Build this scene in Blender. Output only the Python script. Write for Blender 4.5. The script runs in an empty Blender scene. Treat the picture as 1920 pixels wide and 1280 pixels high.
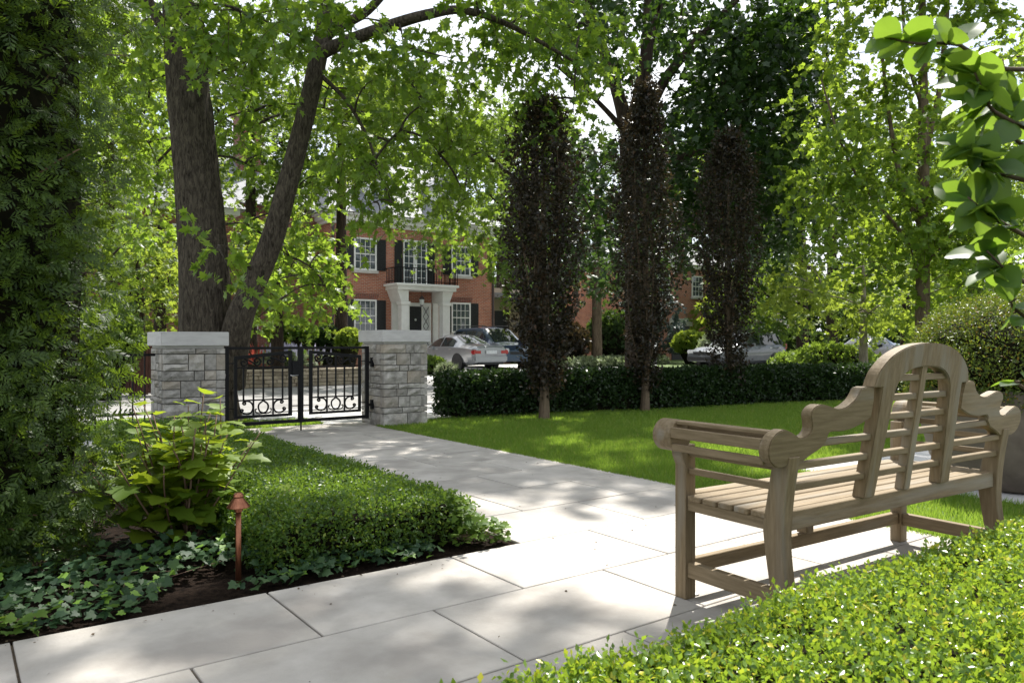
import bpy, bmesh, math, random
import numpy as np
from mathutils import Vector, Matrix, noise

# ------------------------------------------------------------------ camera, sky, sun, exposure
SC = bpy.context.scene
COL = SC.collection
R = math.radians
F, EYE = 1440.0, 1.15                       # focal length in photo pixels, eye height
cam_d = bpy.data.cameras.new('camera'); cam = bpy.data.objects.new('camera', cam_d); COL.objects.link(cam)
cam_d.sensor_width = 36.0; cam_d.lens = 27.0; cam_d.clip_start = 0.05; cam_d.clip_end = 2000
cam.location = (0, 0, EYE); cam.rotation_euler = (R(90), 0, 0)
cam_d.dof.use_dof = True; cam_d.dof.focus_distance = 6.5; cam_d.dof.aperture_fstop = 9.0
SC.camera = cam

SUN_AZ, SUN_EL = 17.0, 54.0                 # degrees right of straight ahead, above the horizon
SUNV = Vector((math.sin(R(SUN_AZ)) * math.cos(R(SUN_EL)), math.cos(R(SUN_AZ)) * math.cos(R(SUN_EL)), math.sin(R(SUN_EL))))
world = bpy.data.worlds.new('World'); SC.world = world; world.use_nodes = True
nt = world.node_tree; nt.nodes.clear()
w_out = nt.nodes.new('ShaderNodeOutputWorld'); w_bg = nt.nodes.new('ShaderNodeBackground')
w_sky = nt.nodes.new('ShaderNodeTexSky'); w_sky.sky_type = 'NISHITA'; w_sky.sun_disc = False
w_sky.sun_elevation = R(SUN_EL); w_sky.sun_rotation = R(SUN_AZ); w_sky.air_density = 1.0; w_sky.dust_density = 1.5
w_tc = nt.nodes.new('ShaderNodeTexCoord'); w_map = nt.nodes.new('ShaderNodeMapping'); w_map.inputs['Scale'].default_value = (1, 1, 2.2)
w_noi = nt.nodes.new('ShaderNodeTexNoise'); w_noi.inputs['Scale'].default_value = 2.6; w_noi.inputs['Detail'].default_value = 7; w_noi.inputs['Roughness'].default_value = .58
w_rmp = nt.nodes.new('ShaderNodeValToRGB'); w_rmp.color_ramp.elements[0].position = .33; w_rmp.color_ramp.elements[1].position = .56
w_mix = nt.nodes.new('ShaderNodeMixRGB'); w_mix.inputs['Color2'].default_value = (7.5, 7.7, 8.0, 1)
nt.links.new(w_tc.outputs['Generated'], w_map.inputs['Vector']); nt.links.new(w_map.outputs['Vector'], w_noi.inputs['Vector'])
nt.links.new(w_noi.outputs['Fac'], w_rmp.inputs['Fac']); nt.links.new(w_rmp.outputs['Color'], w_mix.inputs['Fac'])
nt.links.new(w_sky.outputs['Color'], w_mix.inputs['Color1']); nt.links.new(w_mix.outputs['Color'], w_bg.inputs['Color'])
w_bg.inputs['Strength'].default_value = 0.095
nt.links.new(w_bg.outputs['Background'], w_out.inputs['Surface'])
sun_d = bpy.data.lights.new('sun', 'SUN'); sun_d.energy = 5.0; sun_d.angle = R(0.7); sun_d.color = (1, .955, .88)
sun = bpy.data.objects.new('sun', sun_d); COL.objects.link(sun)
sun.rotation_euler = (-SUNV).to_track_quat('-Z', 'Y').to_euler(); sun.location = (5, 12, 30)
vs = SC.view_settings
vs.view_transform = 'Standard'; vs.look = 'None'; vs.gamma = 1; vs.use_curve_mapping = False; vs.exposure = 1.06
cy = SC.cycles
cy.use_denoising = True; cy.denoiser = 'OPENIMAGEDENOISE'
cy.max_bounces = 7; cy.diffuse_bounces = 4; cy.glossy_bounces = 3; cy.transmission_bounces = 5; cy.transparent_max_bounces = 8
cy.caustics_reflective = False; cy.caustics_refractive = False; cy.sample_clamp_indirect = 6.0

# ------------------------------------------------------------------ frames
# the plot, the gate, the street and the house opposite all share one grid: u along the street, v away from us
GA = R(36.3); CA, SA = math.cos(GA), math.sin(GA); OX, OY = 0.0458, 4.39
def W(u, v, z=0.0): return Vector((OX + CA * u - SA * v, OY + SA * u + CA * v, z))
def UV(x, y): dx, dy = x - OX, y - OY; return (CA * dx + SA * dy, -SA * dx + CA * dy)
def at(px, py, Y): return Vector(((px - 960) / F * Y, Y, EYE + (640 - py) / F * Y))
def gnd(px, py): Y = F * EYE / (py - 640); return Vector(((px - 960) / F * Y, Y, 0))

# ------------------------------------------------------------------ mesh helpers
class MB:
    def __init__(s): s.v, s.f = [], []
    def add(s, vs_, fs_):
        o = len(s.v); s.v += [tuple(p) for p in vs_]; s.f += [tuple(i + o for i in f) for f in fs_]; return s
    def box(s, x0, x1, y0, y1, z0, z1):
        return s.add([(x0,y0,z0),(x1,y0,z0),(x1,y1,z0),(x0,y1,z0),(x0,y0,z1),(x1,y0,z1),(x1,y1,z1),(x0,y1,z1)],
                     [(0,3,2,1),(4,5,6,7),(0,1,5,4),(1,2,6,5),(2,3,7,6),(3,0,4,7)])
    def hexa(s, p): return s.add(p, [(0,3,2,1),(4,5,6,7),(0,1,5,4),(1,2,6,5),(2,3,7,6),(3,0,4,7)])
    def extrude(s, pts, off):
        off = Vector(off); n = len(pts); a = [Vector(p) for p in pts]; b = [p + off for p in a]
        fs = [tuple(range(n))[::-1], tuple(range(n, 2 * n))] + [(i, (i + 1) % n, n + (i + 1) % n, n + i) for i in range(n)]
        return s.add(a + b, fs)
    def bar(s, a, b, w, h, up=(0, 0, 1)):
        a, b = Vector(a), Vector(b); d = (b - a).normalized(); up = Vector(up)
        x = d.cross(up); x = x.normalized() if x.length > 1e-5 else Vector((1, 0, 0)); y = x.cross(d).normalized()
        q = [(-1,-1),(1,-1),(1,1),(-1,1)]
        return s.hexa([a + x * (i * w / 2) + y * (j * h / 2) for i, j in q] + [b + x * (i * w / 2) + y * (j * h / 2) for i, j in q])
    def tube(s, pts, rad, n=6, cap=True):
        pts = [Vector(p) for p in pts]; m = len(pts)
        if not hasattr(rad, '__len__'): rad = [rad] * m
        vs_, fs = [], []; prev = None
        for i, p in enumerate(pts):
            d = (pts[min(i + 1, m - 1)] - pts[max(i - 1, 0)]).normalized()
            if prev is None: prev = d.orthogonal().normalized()
            x = (prev - d * prev.dot(d)); x = x.normalized() if x.length > 1e-6 else d.orthogonal().normalized(); prev = x; y = d.cross(x)
            for k in range(n):
                a = 2 * math.pi * k / n; vs_.append(p + x * (math.cos(a) * rad[i]) + y * (math.sin(a) * rad[i]))
        for i in range(m - 1):
            for k in range(n): fs.append((i*n+k, i*n+(k+1)%n, (i+1)*n+(k+1)%n, (i+1)*n+k))
        if cap: fs.append(tuple(range(n))[::-1]); fs.append(tuple(range((m-1)*n, m*n)))
        return s.add(vs_, fs)
    def lathe(s, prof, n=20, c=(0,0,0), axis='z', cap=True):
        vs_, fs = [], []; m = len(prof)
        for r, z in prof:
            for k in range(n):
                a = 2 * math.pi * k / n; p = (r*math.cos(a), r*math.sin(a), z)
                if axis == 'y': p = (p[0], z, p[1])
                if axis == 'x': p = (z, p[0], p[1])
                vs_.append((p[0]+c[0], p[1]+c[1], p[2]+c[2]))
        for i in range(m - 1):
            for k in range(n): fs.append((i*n+k, i*n+(k+1)%n, (i+1)*n+(k+1)%n, (i+1)*n+k))
        if cap: fs.append(tuple(range(n))[::-1]); fs.append(tuple(range((m-1)*n, m*n)))
        return s.add(vs_, fs)
    def mesh(s, name, mat, smooth=False, bevel=0.0, seg=1):
        me = bpy.data.meshes.new(name); me.from_pydata(s.v, [], s.f); me.update()
        bm = bmesh.new(); bm.from_mesh(me); bmesh.ops.recalc_face_normals(bm, faces=bm.faces)
        if bevel:
            es = [e for e in bm.edges if len(e.link_faces) == 2 and e.calc_face_angle(0) > R(28)]
            bmesh.ops.bevel(bm, geom=es, offset=bevel, segments=seg, affect='EDGES', clamp_overlap=True)
        bm.to_mesh(me); bm.free()
        if smooth: me.polygons.foreach_set('use_smooth', [True] * len(me.polygons))
        if mat: me.materials.append(mat)
        return me
    def build(s, name, mat, parent=None, smooth=False, bevel=0.0, seg=1):
        return link(name, s.mesh(name, mat, smooth, bevel, seg), parent)

def link(name, me, parent=None, mtx=None):
    o = bpy.data.objects.new(name, me); COL.objects.link(o)
    if parent is not None: o.parent = parent
    if mtx is not None: o.matrix_local = mtx
    return o
def tag(o, label, cat=None, group=None, kind=None):
    o['label'] = label
    if cat: o['category'] = cat
    if group: o['group'] = group
    if kind: o['kind'] = kind
    return o
def thing(name, label, cat, loc=(0, 0, 0), rz=0.0, group=None):
    o = bpy.data.objects.new(name, None); COL.objects.link(o); o.location = loc; o.rotation_euler = (0, 0, rz); o.empty_display_size = .2
    return tag(o, label, cat, group)
def structure(name, mb, mat, label, ongrid=True, **k):
    o = mb.build(name, mat, **k)
    if ongrid: o.location = (OX, OY, 0); o.rotation_euler = (0, 0, GA)
    o['kind'] = 'structure'; o['label'] = label
    return o
def copy_thing(src, loc, rz, label):
    r = src.copy(); COL.objects.link(r); r.location = loc; r.rotation_euler = (0, 0, rz); r['label'] = label
    for ch in src.children:
        c = ch.copy(); COL.objects.link(c); c.parent = r
        for g in ch.children: d = g.copy(); COL.objects.link(d); d.parent = c
    return r
def nz(p, sc=1.0, seed=0.0): return noise.noise(Vector((p[0]*sc + seed, p[1]*sc - seed*1.7, p[2]*sc + seed*.6)))

# ------------------------------------------------------------------ materials
def newmat(name):
    m = bpy.data.materials.new(name); m.use_nodes = True; t = m.node_tree
    b = t.nodes['Principled BSDF']; return m, t, b
def surf(name, c1, c2=None, rough=.7, scale=8.0, detail=6, stretch=(1,1,1), bump=0.0, bscale=None, per_obj=0.0, metal=0.0, spec=.4, c3=None, c3scale=1.5, lo=.35, hi=.65, coat=0.0, gen='Object'):
    m, t, b = newmat(name); N, L = t.nodes, t.links; c2 = c2 or c1
    tc = N.new('ShaderNodeTexCoord'); mp = N.new('ShaderNodeMapping'); mp.inputs['Scale'].default_value = stretch
    L.new(tc.outputs[gen], mp.inputs['Vector'])
    oi = N.new('ShaderNodeObjectInfo')
    ofs = N.new('ShaderNodeVectorMath'); ofs.operation = 'MULTIPLY_ADD'; ofs.inputs[1].default_value = (17, 31, 11); cmb = N.new('ShaderNodeCombineXYZ')
    for i in range(3): L.new(oi.outputs['Random'], cmb.inputs[i])
    L.new(cmb.outputs[0], ofs.inputs[0]); L.new(mp.outputs[0], ofs.inputs[2])
    n = N.new('ShaderNodeTexNoise'); n.inputs['Scale'].default_value = scale; n.inputs['Detail'].default_value = detail; n.inputs['Roughness'].default_value = .6
    L.new(ofs.outputs[0], n.inputs['Vector'])
    rp = N.new('ShaderNodeValToRGB'); rp.color_ramp.elements[0].position = lo; rp.color_ramp.elements[1].position = hi
    rp.color_ramp.elements[0].color = (*c1, 1); rp.color_ramp.elements[1].color = (*c2, 1); L.new(n.outputs['Fac'], rp.inputs['Fac'])
    out = rp.outputs['Color']
    if c3:
        n3 = N.new('ShaderNodeTexNoise'); n3.inputs['Scale'].default_value = c3scale; n3.inputs['Detail'].default_value = 4; L.new(ofs.outputs[0], n3.inputs['Vector'])
        r3 = N.new('ShaderNodeValToRGB'); r3.color_ramp.elements[0].position = .5; r3.color_ramp.elements[1].position = .68; L.new(n3.outputs['Fac'], r3.inputs['Fac'])
        mx = N.new('ShaderNodeMixRGB'); mx.inputs['Color2'].default_value = (*c3, 1); L.new(r3.outputs['Color'], mx.inputs['Fac']); L.new(out, mx.inputs['Color1']); out = mx.outputs['Color']
    if per_obj:
        hs = N.new('ShaderNodeHueSaturation'); ma = N.new('ShaderNodeMath'); ma.operation = 'MULTIPLY_ADD'; ma.inputs[1].default_value = 2 * per_obj; ma.inputs[2].default_value = 1 - per_obj
        L.new(oi.outputs['Random'], ma.inputs[0]); L.new(ma.outputs[0], hs.inputs['Value']); L.new(out, hs.inputs['Color']); out = hs.outputs['Color']
    L.new(out, b.inputs['Base Color'])
    b.inputs['Roughness'].default_value = rough; b.inputs['Metallic'].default_value = metal; b.inputs['Specular IOR Level'].default_value = spec
    if coat: b.inputs['Coat Weight'].default_value = coat; b.inputs['Coat Roughness'].default_value = .06
    if bump:
        n2 = N.new('ShaderNodeTexNoise'); n2.inputs['Scale'].default_value = bscale or scale * 3; n2.inputs['Detail'].default_value = 6; L.new(ofs.outputs[0], n2.inputs['Vector'])
        bp = N.new('ShaderNodeBump'); bp.inputs['Strength'].default_value = 1.0; bp.inputs['Distance'].default_value = bump; L.new(n2.outputs['Fac'], bp.inputs['Height']); L.new(bp.outputs['Normal'], b.inputs['Normal'])
    return m
def leafmat(name, dark, light, trans, tfac=.42, rough=.42, accent=None, acc=.0, spec=.35):
    m, t, b = newmat(name); N, L = t.nodes, t.links
    ge = N.new('ShaderNodeNewGeometry'); oi = N.new('ShaderNodeObjectInfo')
    ad = N.new('ShaderNodeMath'); ad.operation = 'ADD'; fr = N.new('ShaderNodeMath'); fr.operation = 'FRACT'
    L.new(ge.outputs['Random Per Island'], ad.inputs[0]); L.new(oi.outputs['Random'], ad.inputs[1]); L.new(ad.outputs[0], fr.inputs[0])
    rp = N.new('ShaderNodeValToRGB'); e = rp.color_ramp.elements; e[0].color = (*dark, 1); e[1].color = (*light, 1); e[0].position = .05; e[1].position = .9
    if accent: x = e.new(.9 if acc else .97); x.color = (*light, 1); e[len(e)-1].position = 1.0; e[len(e)-1].color = (*accent, 1); x.position = 1 - acc - .02 if acc else .96
    L.new(fr.outputs[0], rp.inputs['Fac']); L.new(rp.outputs['Color'], b.inputs['Base Color'])
    b.inputs['Roughness'].default_value = rough; b.inputs['Specular IOR Level'].default_value = spec
    tr = N.new('ShaderNodeBsdfTranslucent'); hs = N.new('ShaderNodeMixRGB'); hs.blend_type = 'MIX'; hs.inputs['Fac'].default_value = .75; hs.inputs['Color2'].default_value = (*trans, 1)
    L.new(rp.outputs['Color'], hs.inputs['Color1']); L.new(hs.outputs['Color'], tr.inputs['Color'])
    mx = N.new('ShaderNodeMixShader'); mx.inputs['Fac'].default_value = tfac
    L.new(b.outputs['BSDF'], mx.inputs[1]); L.new(tr.outputs['BSDF'], mx.inputs[2]); L.new(mx.outputs['Shader'], N['Material Output'].inputs['Surface'])
    return m
def barkmat(name, c1, c2, sx=9.0, sz=1.3, bump=.012):
    m, t, b = newmat(name); N, L = t.nodes, t.links
    tc = N.new('ShaderNodeTexCoord'); mp = N.new('ShaderNodeMapping'); mp.inputs['Scale'].default_value = (sx, sx, sz); L.new(tc.outputs['Object'], mp.inputs['Vector'])
    n = N.new('ShaderNodeTexNoise'); n.inputs['Scale'].default_value = 2.2; n.inputs['Detail'].default_value = 9; n.inputs['Roughness'].default_value = .68; n.inputs['Distortion'].default_value = .9; L.new(mp.outputs[0], n.inputs['Vector'])
    rp = N.new('ShaderNodeValToRGB'); rp.color_ramp.elements[0].position = .36; rp.color_ramp.elements[1].position = .68; rp.color_ramp.elements[0].color = (*c1, 1); rp.color_ramp.elements[1].color = (*c2, 1)
    L.new(n.outputs['Fac'], rp.inputs['Fac']); L.new(rp.outputs['Color'], b.inputs['Base Color']); b.inputs['Roughness'].default_value = .9; b.inputs['Specular IOR Level'].default_value = .15
    bp = N.new('ShaderNodeBump'); bp.inputs['Distance'].default_value = bump; L.new(n.outputs['Fac'], bp.inputs['Height']); L.new(bp.outputs['Normal'], b.inputs['Normal'])
    return m
def brickmat(name, c1, c2, mortar, rz=0.0):
    m, t, b = newmat(name); N, L = t.nodes, t.links
    tc = N.new('ShaderNodeTexCoord'); sp = N.new('ShaderNodeSeparateXYZ'); ad = N.new('ShaderNodeMath'); cb = N.new('ShaderNodeCombineXYZ')
    L.new(tc.outputs['Object'], sp.inputs[0]); L.new(sp.outputs[0], ad.inputs[0]); L.new(sp.outputs[1], ad.inputs[1]); L.new(ad.outputs[0], cb.inputs[0]); L.new(sp.outputs[2], cb.inputs[1])
    br = N.new('ShaderNodeTexBrick'); br.inputs['Scale'].default_value = 1.0; br.inputs['Brick Width'].default_value = .225; br.inputs['Row Height'].default_value = .075; br.inputs['Mortar Size'].default_value = .008
    br.inputs['Color1'].default_value = (*c1, 1); br.inputs['Color2'].default_value = (*c2, 1); br.inputs['Mortar'].default_value = (*mortar, 1); br.inputs['Bias'].default_value = -.1
    L.new(cb.outputs[0], br.inputs['Vector'])
    n = N.new('ShaderNodeTexNoise'); n.inputs['Scale'].default_value = 1.2; n.inputs['Detail'].default_value = 5; L.new(tc.outputs['Object'], n.inputs['Vector'])
    hs = N.new('ShaderNodeHueSaturation'); ma = N.new('ShaderNodeMath'); ma.operation = 'MULTIPLY_ADD'; ma.inputs[1].default_value = .9; ma.inputs[2].default_value = .55; L.new(n.outputs['Fac'], ma.inputs[0]); L.new(ma.outputs[0], hs.inputs['Value'])
    L.new(br.outputs['Color'], hs.inputs['Color']); L.new(hs.outputs['Color'], b.inputs['Base Color']); b.inputs['Roughness'].default_value = .85
    bp = N.new('ShaderNodeBump'); bp.inputs['Distance'].default_value = .01; bp.invert = True; L.new(br.outputs['Fac'], bp.inputs['Height']); L.new(bp.outputs['Normal'], b.inputs['Normal'])
    return m
def glassmat(name, col=(.02, .025, .03), rough=.04):
    m, t, b = newmat(name); b.inputs['Base Color'].default_value = (*col, 1); b.inputs['Roughness'].default_value = rough; b.inputs['Specular IOR Level'].default_value = .8; return m

M = {}
M['paver'] = surf('limestone_paver', (.33, .305, .27), (.46, .43, .39), rough=.75, scale=4.2, detail=14, bump=.002, bscale=70, per_obj=.10, c3=(.285, .262, .235), c3scale=2.2, lo=.3, hi=.7)
M['joint'] = surf('joint_sand', (.09, .07, .05), (.17, .13, .09), rough=.95, scale=40)
M['soil'] = surf('mulch_soil', (.007, .005, .004), (.022, .015, .011), rough=1.0, scale=30, bump=.012, bscale=60, spec=.04)
M['lawn'] = surf('lawn_turf', (.06, .10, .018), (.09, .14, .028), rough=.9, scale=14, bump=.01)
M['far_ground'] = surf('far_turf', (.05, .085, .02), (.08, .12, .03), rough=.95, scale=.8)
M['asphalt'] = surf('street_asphalt', (.21, .205, .20), (.29, .285, .28), rough=.9, scale=1.1, bump=.003, bscale=120, c3=(.16, .155, .15), c3scale=.35)
M['concrete'] = surf('pale_concrete', (.46, .45, .44), (.56, .55, .54), rough=.85, scale=1.5, bump=.001, bscale=60)
M['stone'] = surf('split_limestone', (.20, .19, .17), (.42, .40, .365), rough=.9, scale=9, detail=10, bump=.02, bscale=14, per_obj=.2, c3=(.31, .27, .215), c3scale=1.2)
M['cap'] = surf('cap_limestone', (.44, .43, .42), (.53, .52, .505), rough=.75, scale=5, stretch=(1, 1, 4), bump=.0012, bscale=50)
M['mortar'] = surf('mortar', (.10, .095, .085), (.16, .15, .135), rough=.95, scale=20)
M['iron'] = surf('black_iron', (.004, .004, .005), (.008, .008, .009), rough=.5, scale=30, spec=.18)
M['copper'] = surf('aged_copper', (.20, .075, .04), (.36, .155, .09), rough=.34, scale=22, metal=.9, stretch=(1, 1, .4))
M['teak'] = surf('weathered_teak', (.155, .114, .064), (.235, .178, .108), rough=.65, scale=5.0, detail=10, stretch=(1.2, 14, 14), bump=.0012, bscale=9, per_obj=.10, spec=.22, c3=(.23, .20, .155), c3scale=.9)
M['teak_v'] = surf('weathered_teak_upright', (.155, .114, .064), (.235, .178, .108), rough=.65, scale=5.0, detail=10, stretch=(14, 14, 1.2), bump=.0012, bscale=9, per_obj=.10, spec=.22, c3=(.23, .20, .155), c3scale=.9)
M['teak_y'] = surf('weathered_teak_cross', (.155, .114, .064), (.235, .178, .108), rough=.6, scale=5.0, detail=8, stretch=(14, 1.2, 14), bump=.0008, bscale=9, per_obj=.07, spec=.25)
M['steel'] = surf('zinc_bracket', (.5, .5, .5), (.62, .62, .62), rough=.35, metal=.9)
M['pot'] = surf('fibre_clay_pot', (.11, .09, .072), (.16, .132, .108), rough=.8, scale=6, bump=.001, bscale=40)
M['bark'] = barkmat('maple_bark', (.020, .016, .012), (.125, .105, .080), sx=13, sz=3.4, bump=.035)
M['bark_dark'] = barkmat('dark_bark', (.018, .013, .010), (.075, .055, .042))
M['bark_tan'] = barkmat('tan_bark', (.07, .05, .034), (.19, .145, .10), sx=7)
M['bark_grey'] = barkmat('pale_bark', (.16, .135, .105), (.34, .30, .24), sx=5, bump=.004)
M['twig'] = surf('twig', (.06, .04, .025), (.10, .07, .045), rough=.85, scale=10)
M['cane'] = surf('cedar_stem', (.10, .055, .035), (.20, .13, .09), rough=.85, scale=10)
M['maple'] = leafmat('maple_leaf', (.04, .095, .014), (.09, .17, .025), (.36, .52, .04), .5)
M['maple_dark'] = leafmat('dark_maple_leaf', (.010, .030, .007), (.025, .06, .012), (.10, .19, .018), .28)
M['maple_light'] = leafmat('light_maple_leaf', (.05, .105, .014), (.11, .18, .025), (.44, .60, .05), .5)
M['far_leaf'] = leafmat('far_leaf', (.03, .07, .013), (.075, .135, .025), (.28, .40, .04), .45, rough=.6)
M['far_light'] = leafmat('far_light_leaf', (.07, .13, .02), (.15, .22, .035), (.42, .52, .05), .5, rough=.55)
M['far_dark'] = leafmat('far_dark_leaf', (.015, .04, .011), (.035, .07, .018), (.11, .18, .02), .35, rough=.6)
M['spruce'] = leafmat('blue_spruce_needles', (.03, .05, .045), (.07, .10, .09), (.10, .14, .08), .2, rough=.6)
M['beech'] = leafmat('purple_beech_leaf', (.012, .011, .008), (.036, .031, .019), (.10, .07, .025), .26, rough=.4, accent=(.075, .042, .022), acc=.05)
M['box'] = leafmat('boxwood_leaf', (.035, .095, .014), (.20, .32, .035), (.44, .60, .045), .38, rough=.3, accent=(.55, .50, .04), acc=.07, spec=.5)
M['box_dark'] = leafmat('box_hedge_leaf', (.030, .075, .014), (.085, .16, .026), (.26, .40, .035), .38, rough=.42, accent=(.20, .26, .03), acc=.03, spec=.4)
M['yew'] = leafmat('yew_leaf', (.012, .030, .010), (.028, .058, .014), (.07, .13, .02), .25, rough=.4)
M['ballbox'] = leafmat('clipped_ball_leaf', (.04, .075, .012), (.10, .15, .02), (.26, .32, .03), .35, rough=.4, accent=(.30, .16, .02), acc=.02)
M['hydrangea'] = leafmat('hydrangea_leaf', (.08, .145, .014), (.17, .24, .022), (.42, .52, .03), .45, rough=.5)
M['ivy'] = leafmat('ivy_leaf', (.018, .05, .022), (.05, .10, .034), (.12, .22, .03), .28, rough=.55, accent=(.14, .26, .03), acc=.12, spec=.3)
M['ivy_light'] = leafmat('young_ivy_leaf', (.05, .11, .02), (.13, .22, .035), (.32, .44, .04), .4, rough=.55, spec=.3)
M['cedar'] = leafmat('cedar_spray', (.020, .044, .008), (.065, .115, .016), (.20, .30, .02), .35, rough=.5)
M['bigleaf'] = leafmat('broad_leaf', (.025, .065, .016), (.065, .13, .026), (.32, .50, .04), .45, rough=.42, spec=.4)
M['blade'] = leafmat('grass_blade', (.07, .145, .016), (.16, .27, .038), (.40, .58, .06), .48, rough=.5, accent=(.34, .33, .10), acc=.05)
M['bed_plant'] = leafmat('bed_plant', (.10, .14, .07), (.32, .36, .22), (.30, .38, .15), .3, rough=.6)
M['core'] = surf('dark_core', (.008, .009, .005), (.016, .014, .008), rough=1.0, scale=20, spec=.05)  # near-black, for solid cores added inside foliage to block light
# ------------------------------------------------------------------ foliage helpers
RNG = np.random.default_rng(7)
def unit(a): return a / np.maximum(np.linalg.norm(a, axis=-1, keepdims=True), 1e-9)
def T_star(lobes, fold=.12, curl=-.10):
    """outline points (x, y) from the stalk round the leaf; a fan about the midrib point"""
    v = [(0, .42, 0)] + [(x, y, abs(x) * fold + curl * y * y) for x, y in lobes]
    n = len(lobes); return np.array(v, float), np.array([(0, i, i % n + 1) for i in range(1, n + 1)])
def mirror(h): return h + [(-x, y) for x, y in h[::-1] if abs(x) > 1e-6]
TPL = {}
TPL['maple'] = T_star(mirror([(0, 0), (.14, .10), (.42, .12), (.25, .33), (.55, .60), (.20, .55), (.16, .72), (0, 1.0)]), .15)
TPL['maple_wide'] = T_star(mirror([(0, 0), (.40, .08), (.33, .28), (.60, .50), (.26, .62), (0, 1.0)]), .14)
TPL['oak'] = T_star(mirror([(0, 0), (.24, .06), (.46, .24), (.34, .38), (.56, .60), (.28, .66), (.20, .84), (0, 1.0)]), .16, -.14)
TPL['ivy'] = T_star(mirror([(0, .10), (.22, 0), (.48, .18), (.36, .38), (.44, .56), (.18, .66), (0, 1.0)]), .10)
TPL['oval'] = T_star(mirror([(0, 0), (.17, .16), (.27, .45), (.22, .75), (0, 1.0)]), .2, -.15)
TPL['obovate'] = T_star(mirror([(0, 0), (.15, .10), (.29, .30), (.34, .52), (.27, .76), (.12, .93), (0, 1.0)]), .22, -.20)
TPL['rhomb'] = (np.array([(0, 0, 0), (.30, .48, .06), (0, 1, -.04), (-.30, .48, .06)], float), np.array([(0, 1, 2), (0, 2, 3)]))
TPL['slim'] = (np.array([(0, 0, 0), (.20, .45, .05), (0, 1, -.05), (-.20, .45, .05)], float), np.array([(0, 1, 2), (0, 2, 3)]))
TPL['needle'] = (np.array([(-.07, 0, 0), (.07, 0, 0), (0, 1, 0)], float), np.array([(0, 1, 2)]))
def _tuft():
    v, f = [], []
    for k, (a, l) in enumerate([(-1.1, .75), (-.45, .95), (.1, 1.0), (.7, .9), (1.3, .7)]):
        d = np.array([math.sin(a), math.cos(a), .15 * math.sin(k * 2.1)]); s = np.array([d[1], -d[0], .3 * math.cos(k * 1.7)]); o = len(v)
        v += [d * .08, d * .55 * l + s * .17, d * l, d * .55 * l - s * .17]; f += [(o, o + 1, o + 2), (o, o + 2, o + 3)]
    return np.array(v), np.array(f)
TPL['tuft'] = _tuft()                                             # five leaves on one shoot, for far crowns
def _frond():
    v, f = [], []
    def lance(a, b, w):
        a, b = np.array(a, float), np.array(b, float); d = b - a; s = np.array([d[1], -d[0], 0]); s = s / np.linalg.norm(s) * w; o = len(v)
        v.extend([a, a + d * .55 + s, b, a + d * .55 - s]); f.extend([(o, o + 1, o + 2), (o, o + 2, o + 3)])
    lance((0, 0, 0), (0, 1, -.12), .022)
    for i, y in enumerate((.12, .36, .60, .80)):
        for sg in (-1, 1):
            l = .46 * (1 - y * .75); b = (sg * l * .72, y + l * .75, -.06 - .1 * y); lance((0, y, -.1 * y), b, .055)

    return np.array(v), np.array(f)
TPL['frond'] = _frond()

def tri_mesh(name, verts, tris, mat):
    me = bpy.data.meshes.new(name); nv, nf = len(verts), len(tris)
    me.vertices.add(nv); me.vertices.foreach_set('co', np.ascontiguousarray(verts, np.float32).ravel())
    me.loops.add(nf * 3); me.loops.foreach_set('vertex_index', np.ascontiguousarray(tris, np.int32).ravel())
    me.polygons.add(nf); me.polygons.foreach_set('loop_start', np.arange(0, nf * 3, 3, dtype=np.int32)); me.polygons.foreach_set('loop_total', np.full(nf, 3, np.int32))
    me.update(calc_edges=True); me.materials.append(mat); return me
class Leaves:
    def __init__(s): s.p, s.d, s.n, s.s = [], [], [], []
    def add(s, p, d, n, sz):
        s.p.append(np.asarray(p, float)); s.d.append(unit(np.asarray(d, float))); s.n.append(np.asarray(n, float)); s.s.append(np.broadcast_to(np.asarray(sz, float), (len(p),)))
    def cat(s):
        p, d, n, z = np.concatenate(s.p), np.concatenate(s.d), np.concatenate(s.n), np.concatenate(s.s)
        n = n - d * (n * d).sum(1, keepdims=True); n = unit(n); return p, d, np.cross(d, n), n, z
    def build(s, name, tpl, mat, parent=None, picks=0, pick_name='leaf', stuff=False, origin=(0, 0, 0), minpx=0):
        V, T = TPL[tpl]; p, d, x, n, z = s.cat(); p = p - np.asarray(origin)
        if picks:
            q = p + np.asarray(origin); Y = np.maximum(q[:, 1], .2); sx = np.abs(q[:, 0] / Y * F); sy = np.abs((q[:, 2] - EYE) / Y * F)
            face = np.abs((n * unit(q - np.array([0, 0, EYE]))).sum(1))
            app = z / Y * (.35 + face) * (sx < 950) * (sy < 632); idx = np.argsort(-app)[:picks]; idx = idx[app[idx] > 0]
            me = tri_mesh(pick_name, V, T, mat)
            for i in idx:
                m = Matrix(((*(x[i] * z[i])[:1], d[i][0] * z[i], n[i][0] * z[i], p[i][0]), (x[i][1] * z[i], d[i][1] * z[i], n[i][1] * z[i], p[i][1]), (x[i][2] * z[i], d[i][2] * z[i], n[i][2] * z[i], p[i][2]), (0, 0, 0, 1)))
                link(pick_name, me, parent, m)
            keep = np.ones(len(p), bool); keep[idx] = False; p, d, x, n, z = p[keep], d[keep], x[keep], n[keep], z[keep]
        if len(p) == 0: return None
        z3 = z[:, None, None]
        verts = p[:, None] + z3 * (V[None, :, 0:1] * x[:, None] + V[None, :, 1:2] * d[:, None] + V[None, :, 2:3] * n[:, None])
        tris = (T[None] + (np.arange(len(p)) * len(V))[:, None, None]).reshape(-1, 3)
        o = link(name, tri_mesh(name, verts.reshape(-1, 3), tris, mat), parent)
        if stuff: o['kind'] = 'stuff'
        return o
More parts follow.
